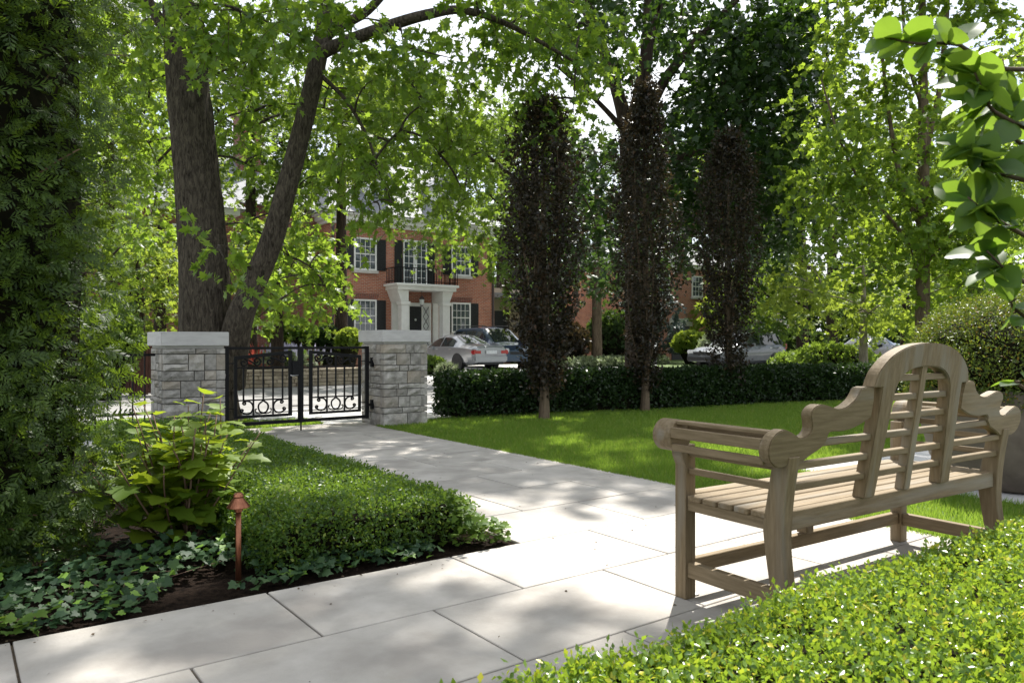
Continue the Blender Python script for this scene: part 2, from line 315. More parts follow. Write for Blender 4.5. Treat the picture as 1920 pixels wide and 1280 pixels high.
def in_ball(n, c, r, lo=0.0):
    q = unit(RNG.normal(size=(n, 3))) * (RNG.uniform(lo ** 3, 1, (n, 1)) ** (1 / 3)); return np.asarray(c) + q * np.asarray(r), q
def sprays(lv, c, r, n, k, length, size, droop=.5, hang=.5, up=.8, twigs=None):
    """n leafy twigs spread through the ball c, r; k leaves on each"""
    st, q = in_ball(n, c, np.asarray(r) * .85); dr = unit(q * [1, 1, .6] + RNG.normal(size=(n, 3)) * .55 + [0, 0, -.12])
    L = length * RNG.uniform(.6, 1.3, (n, 1)); t = np.linspace(.12, 1, k)
    pos = st[:, None] + dr[:, None] * (t[None, :, None] * L[:, None]); pos[:, :, 2] -= droop * (t[None] ** 2) * L
    sd = RNG.normal(size=(n, k, 3)) * [1, 1, .45]; d = unit(dr[:, None] * .5 + unit(sd) * .9 + np.array([0, 0, -hang]))
    nn = RNG.normal(size=(n, k, 3)) * .65 + np.array([0, 0, up])
    s = size * RNG.uniform(.55, 1.2, (n, k)) * (1.08 - .25 * t[None])
    lv.add(pos.reshape(-1, 3), d.reshape(-1, 3), nn.reshape(-1, 3), s.reshape(-1))
    if twigs is not None:
        for i in range(n): twigs.append((st[i], pos[i, k // 2], pos[i, -1]))
def twig_part(twigs, r, mat, parent, origin=(0, 0, 0), name='twigs'):
    if not twigs: return
    A = np.array(twigs) - np.asarray(origin); n = len(A); rr = np.array([1, .7, .25]) * r
    ang = np.arange(3) * 2.094; ring = np.stack([np.cos(ang), np.sin(ang), np.zeros(3)], 1)
    v = A[:, :, None] + ring[None, None] * rr[None, :, None, None]; v = v.reshape(-1, 3)
    base = [(i * 3 + k, i * 3 + (k + 1) % 3, (i + 1) * 3 + (k + 1) % 3) for i in range(2) for k in range(3)] + [(i * 3 + k, (i + 1) * 3 + (k + 1) % 3, (i + 1) * 3 + k) for i in range(2) for k in range(3)]
    t = (np.array(base)[None] + (np.arange(n) * 9)[:, None, None]).reshape(-1, 3)
    o = link(name, tri_mesh(name, v, t, mat), parent); o['kind'] = 'stuff'; return o
def curve(a, b, sag=.0, n=6, wob=.1, seed=0):
    a, b = Vector(a), Vector(b); rg = random.Random(seed); L = (b - a).length; o = Vector((rg.uniform(-1, 1), rg.uniform(-1, 1), rg.uniform(-.5, 1))) * wob * L
    return [a.lerp(b, t) + o * (4 * t * (1 - t)) + Vector((0, 0, sag * L * 4 * t * (1 - t))) for t in [i / (n - 1) for i in range(n)]]

# hedge: leafy shoots over a box that follows a line of points
def hedge(name, label, pts, width, h, shoots, k, size, mat, group=None, tpl='rhomb', shoot=.05, core=.06, bumpy=.03, picks=0, fuzz=.02, ends=True):
    pts = [Vector(p) for p in pts]; o = Vector((pts[0].x, pts[0].y, 0)); th = thing(name, label, 'hedge', o, 0, group)
    seg = [(pts[i], pts[i + 1]) for i in range(len(pts) - 1)]; Ls = np.array([(b - a).length for a, b in seg]); tot = Ls.sum()
    areas = np.array([tot * width, tot * h, tot * h] + ([width * h] * 2 if ends else [])); cnt = (shoots * areas / areas.sum()).astype(int)
    P, Nn = [], []
    for fc, c in enumerate(cnt):
        s = RNG.uniform(0, tot, c); a = RNG.uniform(-.5, .5, c) * width; z = RNG.uniform(0, 1, c) ** .8 * h
        if fc == 3: s[:] = 0
        if fc == 4: s[:] = tot
        ci = np.searchsorted(np.cumsum(Ls), s - 1e-9).clip(0, len(seg) - 1); base = np.cumsum(Ls) - Ls; t = (s - base[ci]) / Ls[ci]
        A = np.array([list(x[0])[:2] for x in seg])[ci]; B = np.array([list(x[1])[:2] for x in seg])[ci]; dd = unit(B - A); pr = np.stack([-dd[:, 1], dd[:, 0]], 1); q = A + (B - A) * t[:, None]
        if fc == 0: off, zz, nr = a, np.full(c, h), np.tile([0, 0, 1.0], (c, 1))
        elif fc in (1, 2): sg = 1 if fc == 1 else -1; off, zz = np.full(c, sg * width / 2), z; nr = np.concatenate([pr * sg, np.zeros((c, 1))], 1)
        else: off, zz = a, z; nr = np.concatenate([dd * (-1 if fc == 3 else 1), np.zeros((c, 1))], 1)
        p = np.concatenate([q + pr * off[:, None], zz[:, None]], 1)
        ex = np.maximum(0, np.abs(off) / (width / 2) - .8) / .2 * np.maximum(0, zz / h - .75) / .25        # round the top edges
        p[:, 2] -= ex * .05; p[:, :2] -= pr * (np.sign(off) * ex * .04)[:, None]
        P.append(p); Nn.append(nr)
    P, Nn = np.concatenate(P), np.concatenate(Nn)
    lump = np.array([nz(p, 2.3, 3.1) * .7 + nz(p, 7.0, 9.2) * .5 for p in P]); P = P + Nn * (lump * bumpy + RNG.uniform(-fuzz * 1.6, fuzz * .4, len(P)))[:, None]
    keep = P[:, 2] > .015; P, Nn = P[keep], Nn[keep]; n = len(P)
    dr = unit(Nn * .7 + [0, 0, .55] + RNG.normal(size=(n, 3)) * .45); t = np.linspace(-.3, 1, k); L = shoot * RNG.uniform(.6, 1.35, (n, 1))
    pos = P[:, None] + dr[:, None] * (t[None, :, None] * L[:, None]); d = unit(dr[:, None] * .55 + RNG.normal(size=(n, k, 3)) * .75); nn = dr[:, None] * .6 + RNG.normal(size=(n, k, 3)) * .6
    lv = Leaves(); lv.add(pos.reshape(-1, 3), d.reshape(-1, 3), nn.reshape(-1, 3), (size * RNG.uniform(.65, 1.2, (n, k))).reshape(-1))
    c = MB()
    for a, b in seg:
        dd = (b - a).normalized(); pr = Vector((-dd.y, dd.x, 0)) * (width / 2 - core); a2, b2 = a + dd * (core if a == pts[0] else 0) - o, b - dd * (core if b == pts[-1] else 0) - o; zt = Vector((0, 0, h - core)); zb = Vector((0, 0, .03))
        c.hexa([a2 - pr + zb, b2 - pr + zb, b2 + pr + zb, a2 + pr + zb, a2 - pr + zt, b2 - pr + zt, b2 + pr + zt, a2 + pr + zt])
    c.build('light_block_core', M['core'], th)  # solid dark box added under the leaves to stop light passing through
    lv.build('foliage', tpl, mat, th, picks=picks, stuff=True, origin=o)
    return th
# ------------------------------------------------------------------ ground, street, paving
HEDGE_LINE = [(-1.05, 11.62), (2.25, 13.22), (4.95, 14.55), (7.6, 15.55), (10.4, 16.7)]
structure('ground', MB().box(-260, 260, -160, 360, -.5, -.06), M['far_ground'], 'open turf ground under the whole neighbourhood')
structure('garden_bed', MB().box(-7, -.012, .012, 6.1, -.3, -.012), M['soil'], 'dark mulch bed left of the stone path')
structure('hedge_bed', MB().box(-6, 9, -6, -1.985, -.3, -.012), M['soil'], 'dark soil bed under the near boxwood hedge')
lawn = structure('lawn', MB().box(2.112, 16, -1.98, 6.3, -.3, -.012), M['lawn'], 'green lawn between the stone path and the dark hedge')
structure('verge', MB().add([(-14,6.8,-.012),(1.62,6.8,-.012),(1.62,7.55,-.012),(.95,7.6,-.012),(.95,8.9,-.012),(-14,8.9,-.012),
    (-14,6.8,-.2),(1.62,6.8,-.2),(1.62,7.55,-.2),(.95,7.6,-.2),(.95,8.9,-.2),(-14,8.9,-.2)], [(0,1,2,3,4,5),(11,10,9,8,7,6)] + [(i,6+i,6+(i+1)%6,(i+1)%6) for i in range(6)]), M['lawn'], 'grass verge outside the gate round the big trunk')
structure('sidewalk', MB().box(1.63, 80, 6.31, 8.9, -.3, -.022).box(-80, -14.01, 6.31, 8.9, -.3, -.022).box(-14, 1.62, 6.2, 6.79, -.3, -.022).box(.96, 1.625, 7.62, 8.9, -.3, -.022), M['concrete'], 'pale concrete sidewalk outside the garden')
structure('street', MB().box(-110, 110, 9.06, 17.0, -.3, -.028), M['asphalt'], 'sunlit pale grey street between the two properties')
kerb = MB()
for v0 in (8.91, 17.01):
    for u0, u1 in ([(-110, 110)] if v0 < 10 else [(-110, 8.2), (22.2, 110)]): kerb.box(u0, u1, v0, v0 + .14, -.2, .02 if v0 < 10 else .09)
structure('kerb', kerb, M['concrete'], 'concrete kerbs along both sides of the street', bevel=.015)
structure('driveway', MB().box(8.2, 22.2, 17.01, 28.2, -.3, -.018), M['concrete'], 'pale paved forecourt in front of the brick house')
for i in range(4): pass
structure('front_lawn', MB().box(22.4, 60, 17.2, 40, -.3, .03).box(-60, 3.0, 17.2, 40, -.3, .03), M['lawn'], 'front lawns across the street')
structure('stone_pad', MB().box(3.52, 8.5, -4.2, .55, -.3, -.002), M['concrete'], 'pale paved pad under the large pot', bevel=.004)

# pavers: running bond, each slab its own piece
bed = structure('path', MB().box(.0, 2.1, -.001, 6.7, -.25, -.014).box(-6.2, 2.1, -1.972, -.002, -.25, -.014), M['joint'], 'path of large pale limestone slabs leading to the gate')
rgp = random.Random(3)
def paver(u0, u1, v0, v1):
    g = .0048; m = MB(); t = [rgp.uniform(-.0012, .0012) for _ in range(4)]
    a, b, c, d = u0 + g, u1 - g, v0 + g, v1 - g
    m.hexa([(a,c,-.05),(b,c,-.05),(b,d,-.05),(a,d,-.05),(a,c,t[0]),(b,c,t[1]),(b,d,t[2]),(a,d,t[3])])
    m.build('paver', M['paver'], bed, bevel=.003)
RH, RW = .656, .985
for k in range(-3, 11):
    lo, hi = (0.0, 2.1) if k >= 0 else (-6.2, 2.1)
    v0, v1 = RH * k, min(RH * (k + 1), 6.7)
    off = .025 if k % 2 == 0 else .515
    js = [off + RW * n for n in range(-8, 5)]; js = [lo] + [j for j in js if lo + .06 < j < hi - .06] + [hi]
    for a, b in zip(js[:-1], js[1:]): paver(a, b, v0, v1)

# grass blades
def grass(name, label, n, region, keep, hgt=.068, wid=.0042, mat='blade'):
    u = RNG.uniform(region[0], region[1], n); v = RNG.uniform(region[2], region[3], n)
    x = OX + CA * u - SA * v; y = OY + SA * u + CA * v; ok = keep(u, v, x, y); x, y = x[ok], y[ok]; m = len(x)
    far = np.clip(y / 7.0, .75, 2.0); p = np.stack([x, y, np.full(m, -.012)], 1); d = unit(np.stack([RNG.normal(size=m) * .42, RNG.normal(size=m) * .42, np.ones(m)], 1))
    a = RNG.uniform(0, 6.283, m); nn = np.stack([np.cos(a), np.sin(a), np.zeros(m)], 1); xx = np.cross(d, nn) * (wid * far)[:, None]
    pt = np.array([nz((q[0], q[1], 0), .9, 4) for q in p]); L = (hgt * RNG.uniform(.55, 1.15, m) * (1 + .22 * pt))[:, None]
    V = np.stack([p - xx, p + xx, p + d * L], 1).reshape(-1, 3); o = link(name, tri_mesh(name, V, np.arange(3 * m).reshape(-1, 3), M[mat]), None); tag(o, label, 'grass', kind='stuff'); return o
hl = np.array(HEDGE_LINE)
def lawn_keep(u, v, x, y):
    yh = np.interp(x, hl[:, 0], hl[:, 1]); vis = (np.abs(x) < y * .70 + .3)
    dens = np.clip(1.35 - y / 16.0, .35, 1.0); pad = (u > 3.5) & (v < .57) & (v > -4.3)
    return (y < yh - .1) & vis & (RNG.uniform(size=len(u)) < dens) & ~pad & ~((u < 2.85) & (v > 5.82))
grass('lawn_grass', 'mown green grass covering the lawn', 480000, (2.105, 13, -1.97, 6.25), lawn_keep)
grass('verge_grass', 'bright grass under and behind the iron gate', 26000, (-3, 1.64, 6.8, 8.85), lambda u, v, x, y: (v < 7.55) | (u < .95), .06, .006)
grass('path_edge_grass', 'tufts of grass spilling over the path edge', 11000, (2.05, 2.16, -1.9, 6.0), lambda u, v, x, y: y > 0, .05, .004)

lv_ = Leaves(); n_ = 170; u_ = RNG.uniform(-3, 2.05, n_); v_ = np.where(RNG.uniform(size=n_) < .4, -RNG.exponential(.08, n_), RNG.uniform(-1.9, 5.5, n_)); u_ = np.where(v_ > 0, np.abs(u_) % 2.05, u_)
lv_.add(np.stack([OX + CA * u_ - SA * v_, OY + SA * u_ + CA * v_, np.full(n_, .004)], 1), RNG.normal(size=(n_, 3)) * [1, 1, .08], RNG.normal(size=(n_, 3)) * [.3, .3, 0] + [0, 0, 1], RNG.choice([.006, .008, .012, .02], n_))
M['litter'] = surf('dry_litter', (.05, .035, .02), (.13, .09, .05), rough=.9, scale=20); tag(lv_.build('leaf_litter', 'rhomb', M['litter'], None, stuff=True), 'scattered dry leaf crumbs on the paving', 'leaf litter')
# ------------------------------------------------------------------ stone gate pillars
def rock(w, h, d, seed):
    nx, nzz = max(2, int(w / .07)), max(2, int(h / .07)); nx, nzz = min(nx, 5), min(nzz, 3); V, Fc = [], []
    for j in range(nzz + 1):
        for i in range(nx + 1):
            e = 1.0 if (0 < i < nx and 0 < j < nzz) else .0; x, z = w * i / nx, h * j / nzz
            V.append((x + (random.Random(seed * 91 + i * 7 + j).uniform(-.012, .012) if e else 0), -e * (.004 + .026 * random.Random(seed * 31 + i * 13 + j * 5).random()), z))
    for j in range(nzz):
        for i in range(nx): a = j * (nx + 1) + i; Fc.append((a, a + 1, a + nx + 2, a + nx + 1))
    o = len(V); V += [(0, d, 0), (w, d, 0), (w, d, h), (0, d, h)]
    bot = list(range(nx + 1)); top = [nzz * (nx + 1) + i for i in range(nx + 1)]; lf = [j * (nx + 1) for j in range(nzz + 1)]; rt = [j * (nx + 1) + nx for j in range(nzz + 1)]
    Fc += [tuple(bot[::-1] + [o, o + 1]), tuple(top + [o + 2, o + 3]), tuple(lf + [o + 3, o]), tuple(rt[::-1] + [o + 1, o + 2]), (o + 1, o, o + 3, o + 2)]
    m = MB(); m.add(V, Fc); return m
def pillar(u, v, label, H0, courses, seed):
    S = .68; th = thing('gate_pillar', label, 'pillar', W(u, v), GA, 'stone gate pillars'); rg = random.Random(seed)
    MB().box(.03, S - .03, .03, S - .03, 0, H0 - .17).build('mortar_core', M['mortar'], th)
    MB().box(-.035, S + .035, -.035, S + .035, H0 - .163, H0).build('capstone', M['cap'], th, bevel=.006, seg=2)
    MB().box(.012, S - .012, .012, S - .012, H0 - .19, H0 - .163).build('neck_course', M['cap'], th)
    g = .010; z = 0.0; sc = (H0 - .19) / sum(courses); n = 0
    for ci, ch in enumerate(courses):
        ch *= sc
        for side in range(4):
            d = .10; a0, a1 = (0, S - d) if ci % 2 == 0 else (d, S)   # corner blocks alternate
            if (ci + side) % 2: a0, a1 = (0, S - d)
            a0, a1 = 0, S - d
            cuts = [a0]
            while a1 - cuts[-1] > .40: cuts.append(cuts[-1] + rg.uniform(.16, .38))
            if a1 - cuts[-1] > .22 and rg.random() < .6: cuts.append(cuts[-1] + (a1 - cuts[-1]) * rg.uniform(.4, .6))
            cuts.append(a1)
            for p, q in zip(cuts[:-1], cuts[1:]):
                rows = [(0, ch)]
                if ch > .15 and rg.random() < .4: sp = ch * rg.uniform(.4, .6); rows = [(0, sp), (sp, ch)]
                for r0, r1 in rows:
                    n += 1; w, h = q - p - g, r1 - r0 - g; o = rock(w, h, d, seed * 1000 + n).build('stone', M['stone'], th)
                    ang = side * math.pi / 2; cx = Vector((S / 2, S / 2, 0)); b = Vector((p + g / 2 - S / 2, -S / 2, z + r0 + g / 2))
                    o.matrix_local = Matrix.Translation(cx) @ Matrix.Rotation(ang, 4, 'Z') @ Matrix.Translation(b)
        z += ch
    return th
PLu, PLv = UV(-3.954, 8.718); PRu, PRv = UV(-1.732, 10.35)
pillar(PLu, PLv, 'stone gate pillar between the hydrangea shrub and the big maple trunk', 1.262, [.16, .08, .14, .06, .17, .10, .17, .06], 11)
pillar(PRu, PRv, 'stone gate pillar at the end of the long dark hedge', 1.305, [.15, .07, .13, .09, .06, .15, .07, .14, .11], 23)

# ------------------------------------------------------------------ iron gate, two leaves
def spiral(cx, cz, r0, r1, a0, turns, n=18, sg=1):
    return [(cx + (r0 + (r1 - r0) * t) * math.cos(a0 + sg * turns * 6.283 * t), 0, cz + (r0 + (r1 - r0) * t) * math.sin(a0 + sg * turns * 6.283 * t)) for t in [i / (n - 1) for i in range(n)]]
def smooth_path(pts, n=4):
    out = []
    for i in range(len(pts) - 1):
        p0, p1, p2, p3 = [Vector(pts[min(max(j, 0), len(pts) - 1)]) for j in (i - 1, i, i + 1, i + 2)]
        for k in range(n):
            t = k / n; out.append(.5 * ((2 * p1) + (p2 - p0) * t + (2 * p0 - 5 * p1 + 4 * p2 - p3) * t * t + (3 * p1 - p0 - 3 * p2 + p3) * t ** 3))
    return out + [Vector(pts[-1])]
GATE_W = (PRu - PLu - .68) / 2
def gate_leaf(loc, rz, label, latch):
    w = GATE_W - .035; th = thing('iron_gate', label, 'gate', loc, rz, 'double iron gate'); I = M['iron']
    x0, x1, z0, z1 = 0.0, w - .006, .10, 1.085
    f = MB(); f.box(x0, x0 + .05, -.02, .02, z0, z1); f.box(x1 - .05, x1, -.02, .02, z0, z1); f.box(x0 + .05, x1 - .05, -.017, .017, z1 - .035, z1 - .002); f.box(x0 + .05, x1 - .05, -.017, .017, z0 + .002, z0 + .045)
    f.build('outer_frame', I, th, bevel=.003)
    a, b = .115, w - .155; zl, zh = .965, 1.035; zb = .195
    g = MB(); g.box(a, a + .038, -.014, .014, zb, zl - .02); g.box(b - .045, b, -.014, .014, zb, zh - .002); g.hexa([(a,-.013,zl-.045),(b-.045,-.013,zh-.045),(b-.045,.013,zh-.045),(a,.013,zl-.045),(a,-.013,zl),(b-.045,-.013,zh-.004),(b-.045,.013,zh-.004),(a,.013,zl)])
    g.box(a + .038, b - .045, -.013, .013, zb, zb + .035); g.build('inner_frame', I, th, bevel=.002)
    MB().box(a + .038, b - .045, -.008, .008, .815, .832).build('rail', I, th); MB().box(a + .038, b - .045, -.008, .008, .408, .426).build('rail', I, th)
    xs = [a + .038 + (b - a - .083) * t for t in (.12, .31, .5, .69, .88)]
    for i, x in enumerate(xs):
        lo, hi = (.426, .815)
        MB().box(x - .009, x + .009, -.009, .009, lo, hi).build('baluster', I, th)
        if i in (1, 3): MB().box(x - .009, x + .009, -.009, .009, zb + .035, .408).build('baluster', I, th)
        if i == 2: MB().box(x - .010, x + .010, -.009, .009, .832, (zl + zh) / 2 - .035).build('baluster', I, th)
    for z in (.32, .88):
        MB().bar((x0 + .05, 0, z), (a, 0, z), .012, .012).build('pin', I, th); MB().bar((b, 0, z), (x1 - .05, 0, z), .012, .012).build('pin', I, th)
    def scroll(pts, r=.0115): MB().tube(pts, r, 6).build('scroll', I, th, smooth=True)
    xm = xs[2]; L, Rr = a + .038, b - .045
    for sg, xa, xb in ((-1, L, xm), (1, xm, Rr)):                      # S scrolls over the upper rail
        c1, c2 = xa + (xb - xa) * .25, xa + (xb - xa) * .75; q = .054; t = .06 * ((xa + xb) / 2 - L) / (Rr - L)
        zc1, zc2 = .882 + t * .3, .892 + t
        if sg < 0: zc1, zc2 = zc1 - .004, zc2 - .004
        s1 = spiral(c1, zc1, .010, q, 0, 1.25, 20, 1); s2 = spiral(c2, zc2, q, .010, math.pi + 1.57, 1.25, 20, 1)
        scroll(s1 + smooth_path([s1[-1], ((c1 + c2) / 2, 0, (zc1 + zc2) / 2 + .012), s2[0]], 6)[1:-1] + s2)
    ww = xs[1] - L - .009; zc = .32
    for cx, sg in (((L + xs[1]) / 2, 1), ((xs[3] + Rr) / 2, -1)):     # C scrolls in the lower corners
        ccx = cx - sg * ww * .04
        pts = spiral(ccx + sg * ww * .17, zc + .045, .008, .034, 1.57 + 1.57 * sg, 1.0, 12, -sg) if False else []
        arc = [(cx + sg * ww * .10 + sg * ww * .40 * math.cos(q), 0, .325 + .082 * math.sin(q)) for q in [1.9 - 4.3 * i / 16 * 1.0 for i in range(17)]]
        cu1 = spiral(arc[0][0] - sg * .004, arc[0][2] - .022, .024, .007, 1.57, 1.1, 12, sg); cu2 = spiral(arc[-1][0] - sg * .002, arc[-1][2] + .022, .022, .007, -1.57, 1.1, 12, -sg)
        scroll(cu1[::-1] + arc + cu2)
    sp = (xs[3] - xs[1]) / 2
    for sg in (-1, 1):                                                 # lyre in the middle
        pt = smooth_path([(xm, 0, .405), (xm + sg * sp * .42, 0, .365), (xm + sg * sp * .50, 0, .315), (xm + sg * sp * .30, 0, .265), (xm - sg * sp * .1, 0, .245)], 4); scroll(pt)
        pt = smooth_path([(xm, 0, .243), (xm + sg * sp * .45, 0, .243), (xm + sg * sp * .78, 0, .268), (xm + sg * sp * .80, 0, .30), (xm + sg * sp * .66, 0, .298)], 4); scroll(pt, .008)
    for z in (.22, .80): MB().extrude([(-.075, -.025, z), (-.03, -.025, z), (-.03, -.025, z + .05), (.0, -.025, z + .05), (.0, -.025, z + .08), (-.03, -.025, z + .08), (-.03, -.025, z + .13), (-.075, -.025, z + .13)], (0, .05, 0)).build('hinge', I, th, bevel=.003)
    if latch:
        lb = MB().box(x1 - .155, x1 - .052, -.028, .028, .70, .90).build('lock_box', I, th, bevel=.004); MB().tube([(x1 - .09, -.03, .715), (x1 - .09, -.06, .715), (x1 - .17, -.062, .71), (x1 - .19, -.06, .72)], .007, 6).build('handle', M['steel'], lb, smooth=True)
        MB().box(x1 - .048, x1 - .030, -.034, -.02, -.0, .52).build('drop_bolt', I, th); MB().box(x1 - .075, x1 - .005, -.032, -.021, .40, .43).build('bolt_guide', I, th)
    return th
gate_leaf(W(PLu + .68 + .075, PLv + .30), GA, 'black iron gate leaf with lock and drop bolt, hinged by the tree trunk', True)
g2 = gate_leaf(W(PRu - .075, PRv + .30), GA, 'black iron gate leaf without a lock, hinged on the pillar at the hedge', False)
for ch in g2.children:                                              # the second leaf is the mirror image of the first
    me = ch.data.copy(); me.transform(Matrix.Scale(-1, 4, (1, 0, 0))); me.flip_normals(); ch.data = me

# side fence left of the gate
ff = thing('iron_fence', 'low black iron fence running left from the stone pillar', 'fence', W(PLu - .02, PLv + .34), GA)
for z in (.30, .98): MB().box(-3.2, 0, -.012, .012, z, z + .028).build('rail', M['iron'], ff)
for i in range(24): MB().box(-.12 - i * .128, -.105 - i * .128, -.007, .007, .05, .98 if i % 8 else 1.05).build('picket', M['iron'], ff)

# ------------------------------------------------------------------ garden bench
BA = R(33.9); _bx, _by = Vector((math.cos(BA), math.sin(BA), 0)), Vector((-math.sin(BA), math.cos(BA), 0))
bench = thing('garden_bench', 'weathered teak bench with scrolled arms and arched slatted back', 'bench', Vector((.782, 3.464, 0)) - .5 * _by, BA)
BL = 1.75; BC = BL / 2
def yb(z): return -.15 * (z - .42)
def board(poly, th, name, mat, dy=0.0): MB().extrude([(x, yb(z) - th / 2 + dy, z) for x, z in poly], (0, th, 0)).build(name, mat, bench, bevel=.004, seg=2)
def sm(pts, n=3): return [(p.x, p.z) for p in smooth_path([(x, 0, z) for x, z in pts], n)]
top = sm([(-.03,.668),(-.085,.664),(-.137,.69),(-.158,.74),(-.137,.79),(-.085,.813),(-.04,.803),(0,.786),(.03,.773),(.07,.778),(.095,.80),(.090,.83),(.078,.86),(.088,.884),(.118,.898),(.155,.899),(.19,.892),(.25,.877),(.29,.878),(.328,.889),(.365,.910),(.386,.932),(.400,.957)])
und = sm([(.500,.830),(.475,.819),(.42,.80),(.365,.788),(.30,.782),(.232,.785),(.210,.774),(.206,.753),(.19,.736),(.172,.721),(.13,.705),(.093,.690),(.05,.668)])
half = top + [(.435, .962), (.492, .958), (.503, .90)] + und
for mir in (0, 1): board([(BL - x, z) for x, z in half] if mir else half, .05, 'scroll_board', M['teak'])
o_ = sm([(-.397,.957),(-.378,1.01),(-.345,1.048),(-.285,1.090),(-.19,1.124),(-.09,1.140),(0,1.144)], 3); i_ = sm([(0,1.039),(-.09,1.034),(-.16,1.014),(-.205,.982),(-.226,.945),(-.234,.91)], 3)
L_ = [(-.358, .474), (-.334, .90), (-.334, .956)] + o_
ring = L_ + [(-x, z) for x, z in L_[::-1][1:]] + [(-x, z) for x, z in ([(-.276, .474)] + i_[::-1])] + (i_[1:] + [(-.276, .474)])
board([(BC + x, z) for x, z in ring], .058, 'arch', M['teak_v'], -.004)
board([(BC - .027, .474), (BC + .027, .474), (BC + .025, 1.045), (BC - .025, 1.045)], .046, 'stile', M['teak_v'])
for z, a, b in ((.572, .02, BL - .02), (.657, .02, BL - .02), (.741, .18, BL - .18), (.822, BC - .33, BC + .33), (.905, BC - .27, BC + .27), (.990, BC - .215, BC + .215)):
    MB().box(a, b, yb(z) - .017, yb(z) + .017, z - .014, z + .014).build('back_slat', M['teak'], bench, bevel=.003)
MB().box(.0, BL, -.022, .022, .396, .474).build('back_rail', M['teak'], bench, bevel=.003)
MB().box(.033, BL - .033, .482, .522, .385, .443).build('front_rail', M['teak'], bench, bevel=.003)
for i in range(5): y = .040 + i * .0855; MB().box(-.036, BL + .036, y, y + .073, .4435, .468).build('seat_slat', M['teak'], bench, bevel=.004)
MB().box(.036, BL - .036, .470, .545, .4435, .468).build('seat_slat', M['teak'], bench, bevel=.004)
for sx, s in ((0.0, -1), (BL, 1)):
    MB().box(sx - .02, sx + .02, .03, .47, .396, .4435).build('side_rail', M['teak_y'], bench, bevel=.003)
    MB().box(sx - .02, sx + .02, .0, .47, .098, .165).build('stretcher', M['teak_y'], bench, bevel=.003)
    lg = MB(); lg.extrude([(sx - .0325 * 1, .468, 0), (sx + .0325, .468, 0), (sx + .0325, .468, .60), (sx + .0325 + (.02 if s > 0 else 0), .468, .64), (sx + (.06 if s > 0 else .03), .468, .69), (sx + (-.03 if s > 0 else -.06), .468, .69), (sx - .0325 - (.02 if s < 0 else 0), .468, .64), (sx - .0325, .468, .60)], (0, .065, 0))
    lg.build('front_leg', M['teak_v'], bench, bevel=.003)
    MB().lathe([(.066, .447), (.070, .452), (.070, .548), (.066, .553)], 26, (sx + s * .085, 0, .737), 'y').build('arm_scroll', M['teak'], bench, smooth=False)
    pf = sm([(-.028,0),(.008,.12),(.028,.215),(.048,.34),(.054,.42),(.036,.52),(.012,.66),(.004,.70)]) ; pb = sm([(-.075,.70),(-.068,.66),(-.05,.55),(-.038,.43),(-.036,.33),(-.048,.22),(-.068,.12),(-.105,0)])
    MB().extrude([(sx - .0325, y, z) for y, z in pf + pb], (.065, 0, 0)).build('back_leg', M['teak_v'], bench, bevel=.003)
    for cx, cz, wx, wz in ((.085, .796, .052, .017), (.140, .755, .017, .045), (.128, .690, .022, .030), (.032, .765, .020, .032)):
        X = sx + s * cx; MB().box(X - wx / 2, X + wx / 2, yb(.74) + .02, .45, cz - wz / 2, cz + wz / 2).build('arm_slat', M['teak_y'], bench, bevel=.003)
    for z in (.572, .652): MB().box(sx - .012, sx + .012, .0, .47, z - .014, z + .014).build('side_slat', M['teak_y'], bench, bevel=.003)
    for y in (.50,): MB().box(sx + .034, sx + .040, y - .02, y + .02, .002, .055).box(sx + .034, sx + .07, y - .02, y + .02, .002, .006).build('bracket', M['steel'], bench)
MB().box(.033, BL - .033, .482, .518, .105, .170).build('stretcher', M['teak'], bench, bevel=.003)
MB().box(BC - .03, BC + .03, .47, .53, .170, .385).build('middle_leg', M['teak_v'], bench, bevel=.003)

# ------------------------------------------------------------------ copper path light, pot with clipped ball
pl = thing('path_light', 'slim copper path light standing in the ivy bed', 'garden light', gnd(447, 1099))
MB().tube([(0, 0, -.03), (0, 0, .36)], .0135, 14).build('post', M['copper'], pl, smooth=True)
MB().lathe([(.019, .352), (.021, .372), (.017, .376)], 18).build('collar', M['copper'], pl)
MB().lathe([(.053, .372), (.0535, .376), (.022, .418), (.019, .421)], 28).build('shade', M['copper'], pl, bevel=.0006)
MB().lathe([(.023, .4205), (.025, .424), (.021, .436), (.013, .441)], 20).build('finial', M['copper'], pl)
pot_c = Vector((4.02, 6.15, 0))
pot = thing('garden_pot', 'large round brown pot on the paved pad behind the bench', 'pot', pot_c)
MB().lathe([(.40, .0), (.47, .03), (.60, .22), (.665, .48), (.665, .70), (.655, .78), (.625, .78), (.62, .72)], 48).build('bowl', M['pot'], pot, smooth=True)
MB().lathe([(.62, .60), (.621, .70)], 32).build('soil', M['soil'], pot)
ball = thing('clipped_shrub', 'yellow green clipped round shrub growing in the large pot', 'shrub', pot_c + Vector((0, 0, .70)))
lv = Leaves(); n = 7500; q = unit(RNG.normal(size=(n, 3))); q = q[q[:, 2] > -.35]; n = len(q)
lump = np.array([nz(p, 2.6, 5) for p in q]); rad = (1 + lump * .09 + RNG.uniform(-.09, .03, n))[:, None]; P = q * rad * [.76, .76, .62] + np.array([pot_c.x, pot_c.y, .86])
for k in range(7):
    dr = unit(q * .7 + [0, 0, .5] + RNG.normal(size=(n, 3)) * .5); lv.add(P + dr * .016 * k, dr * .6 + RNG.normal(size=(n, 3)) * .7, q + RNG.normal(size=(n, 3)) * .6, .030 * RNG.uniform(.6, 1.2, n))
lv.build('foliage', 'slim', M['ballbox'], ball, stuff=True, origin=ball.location)
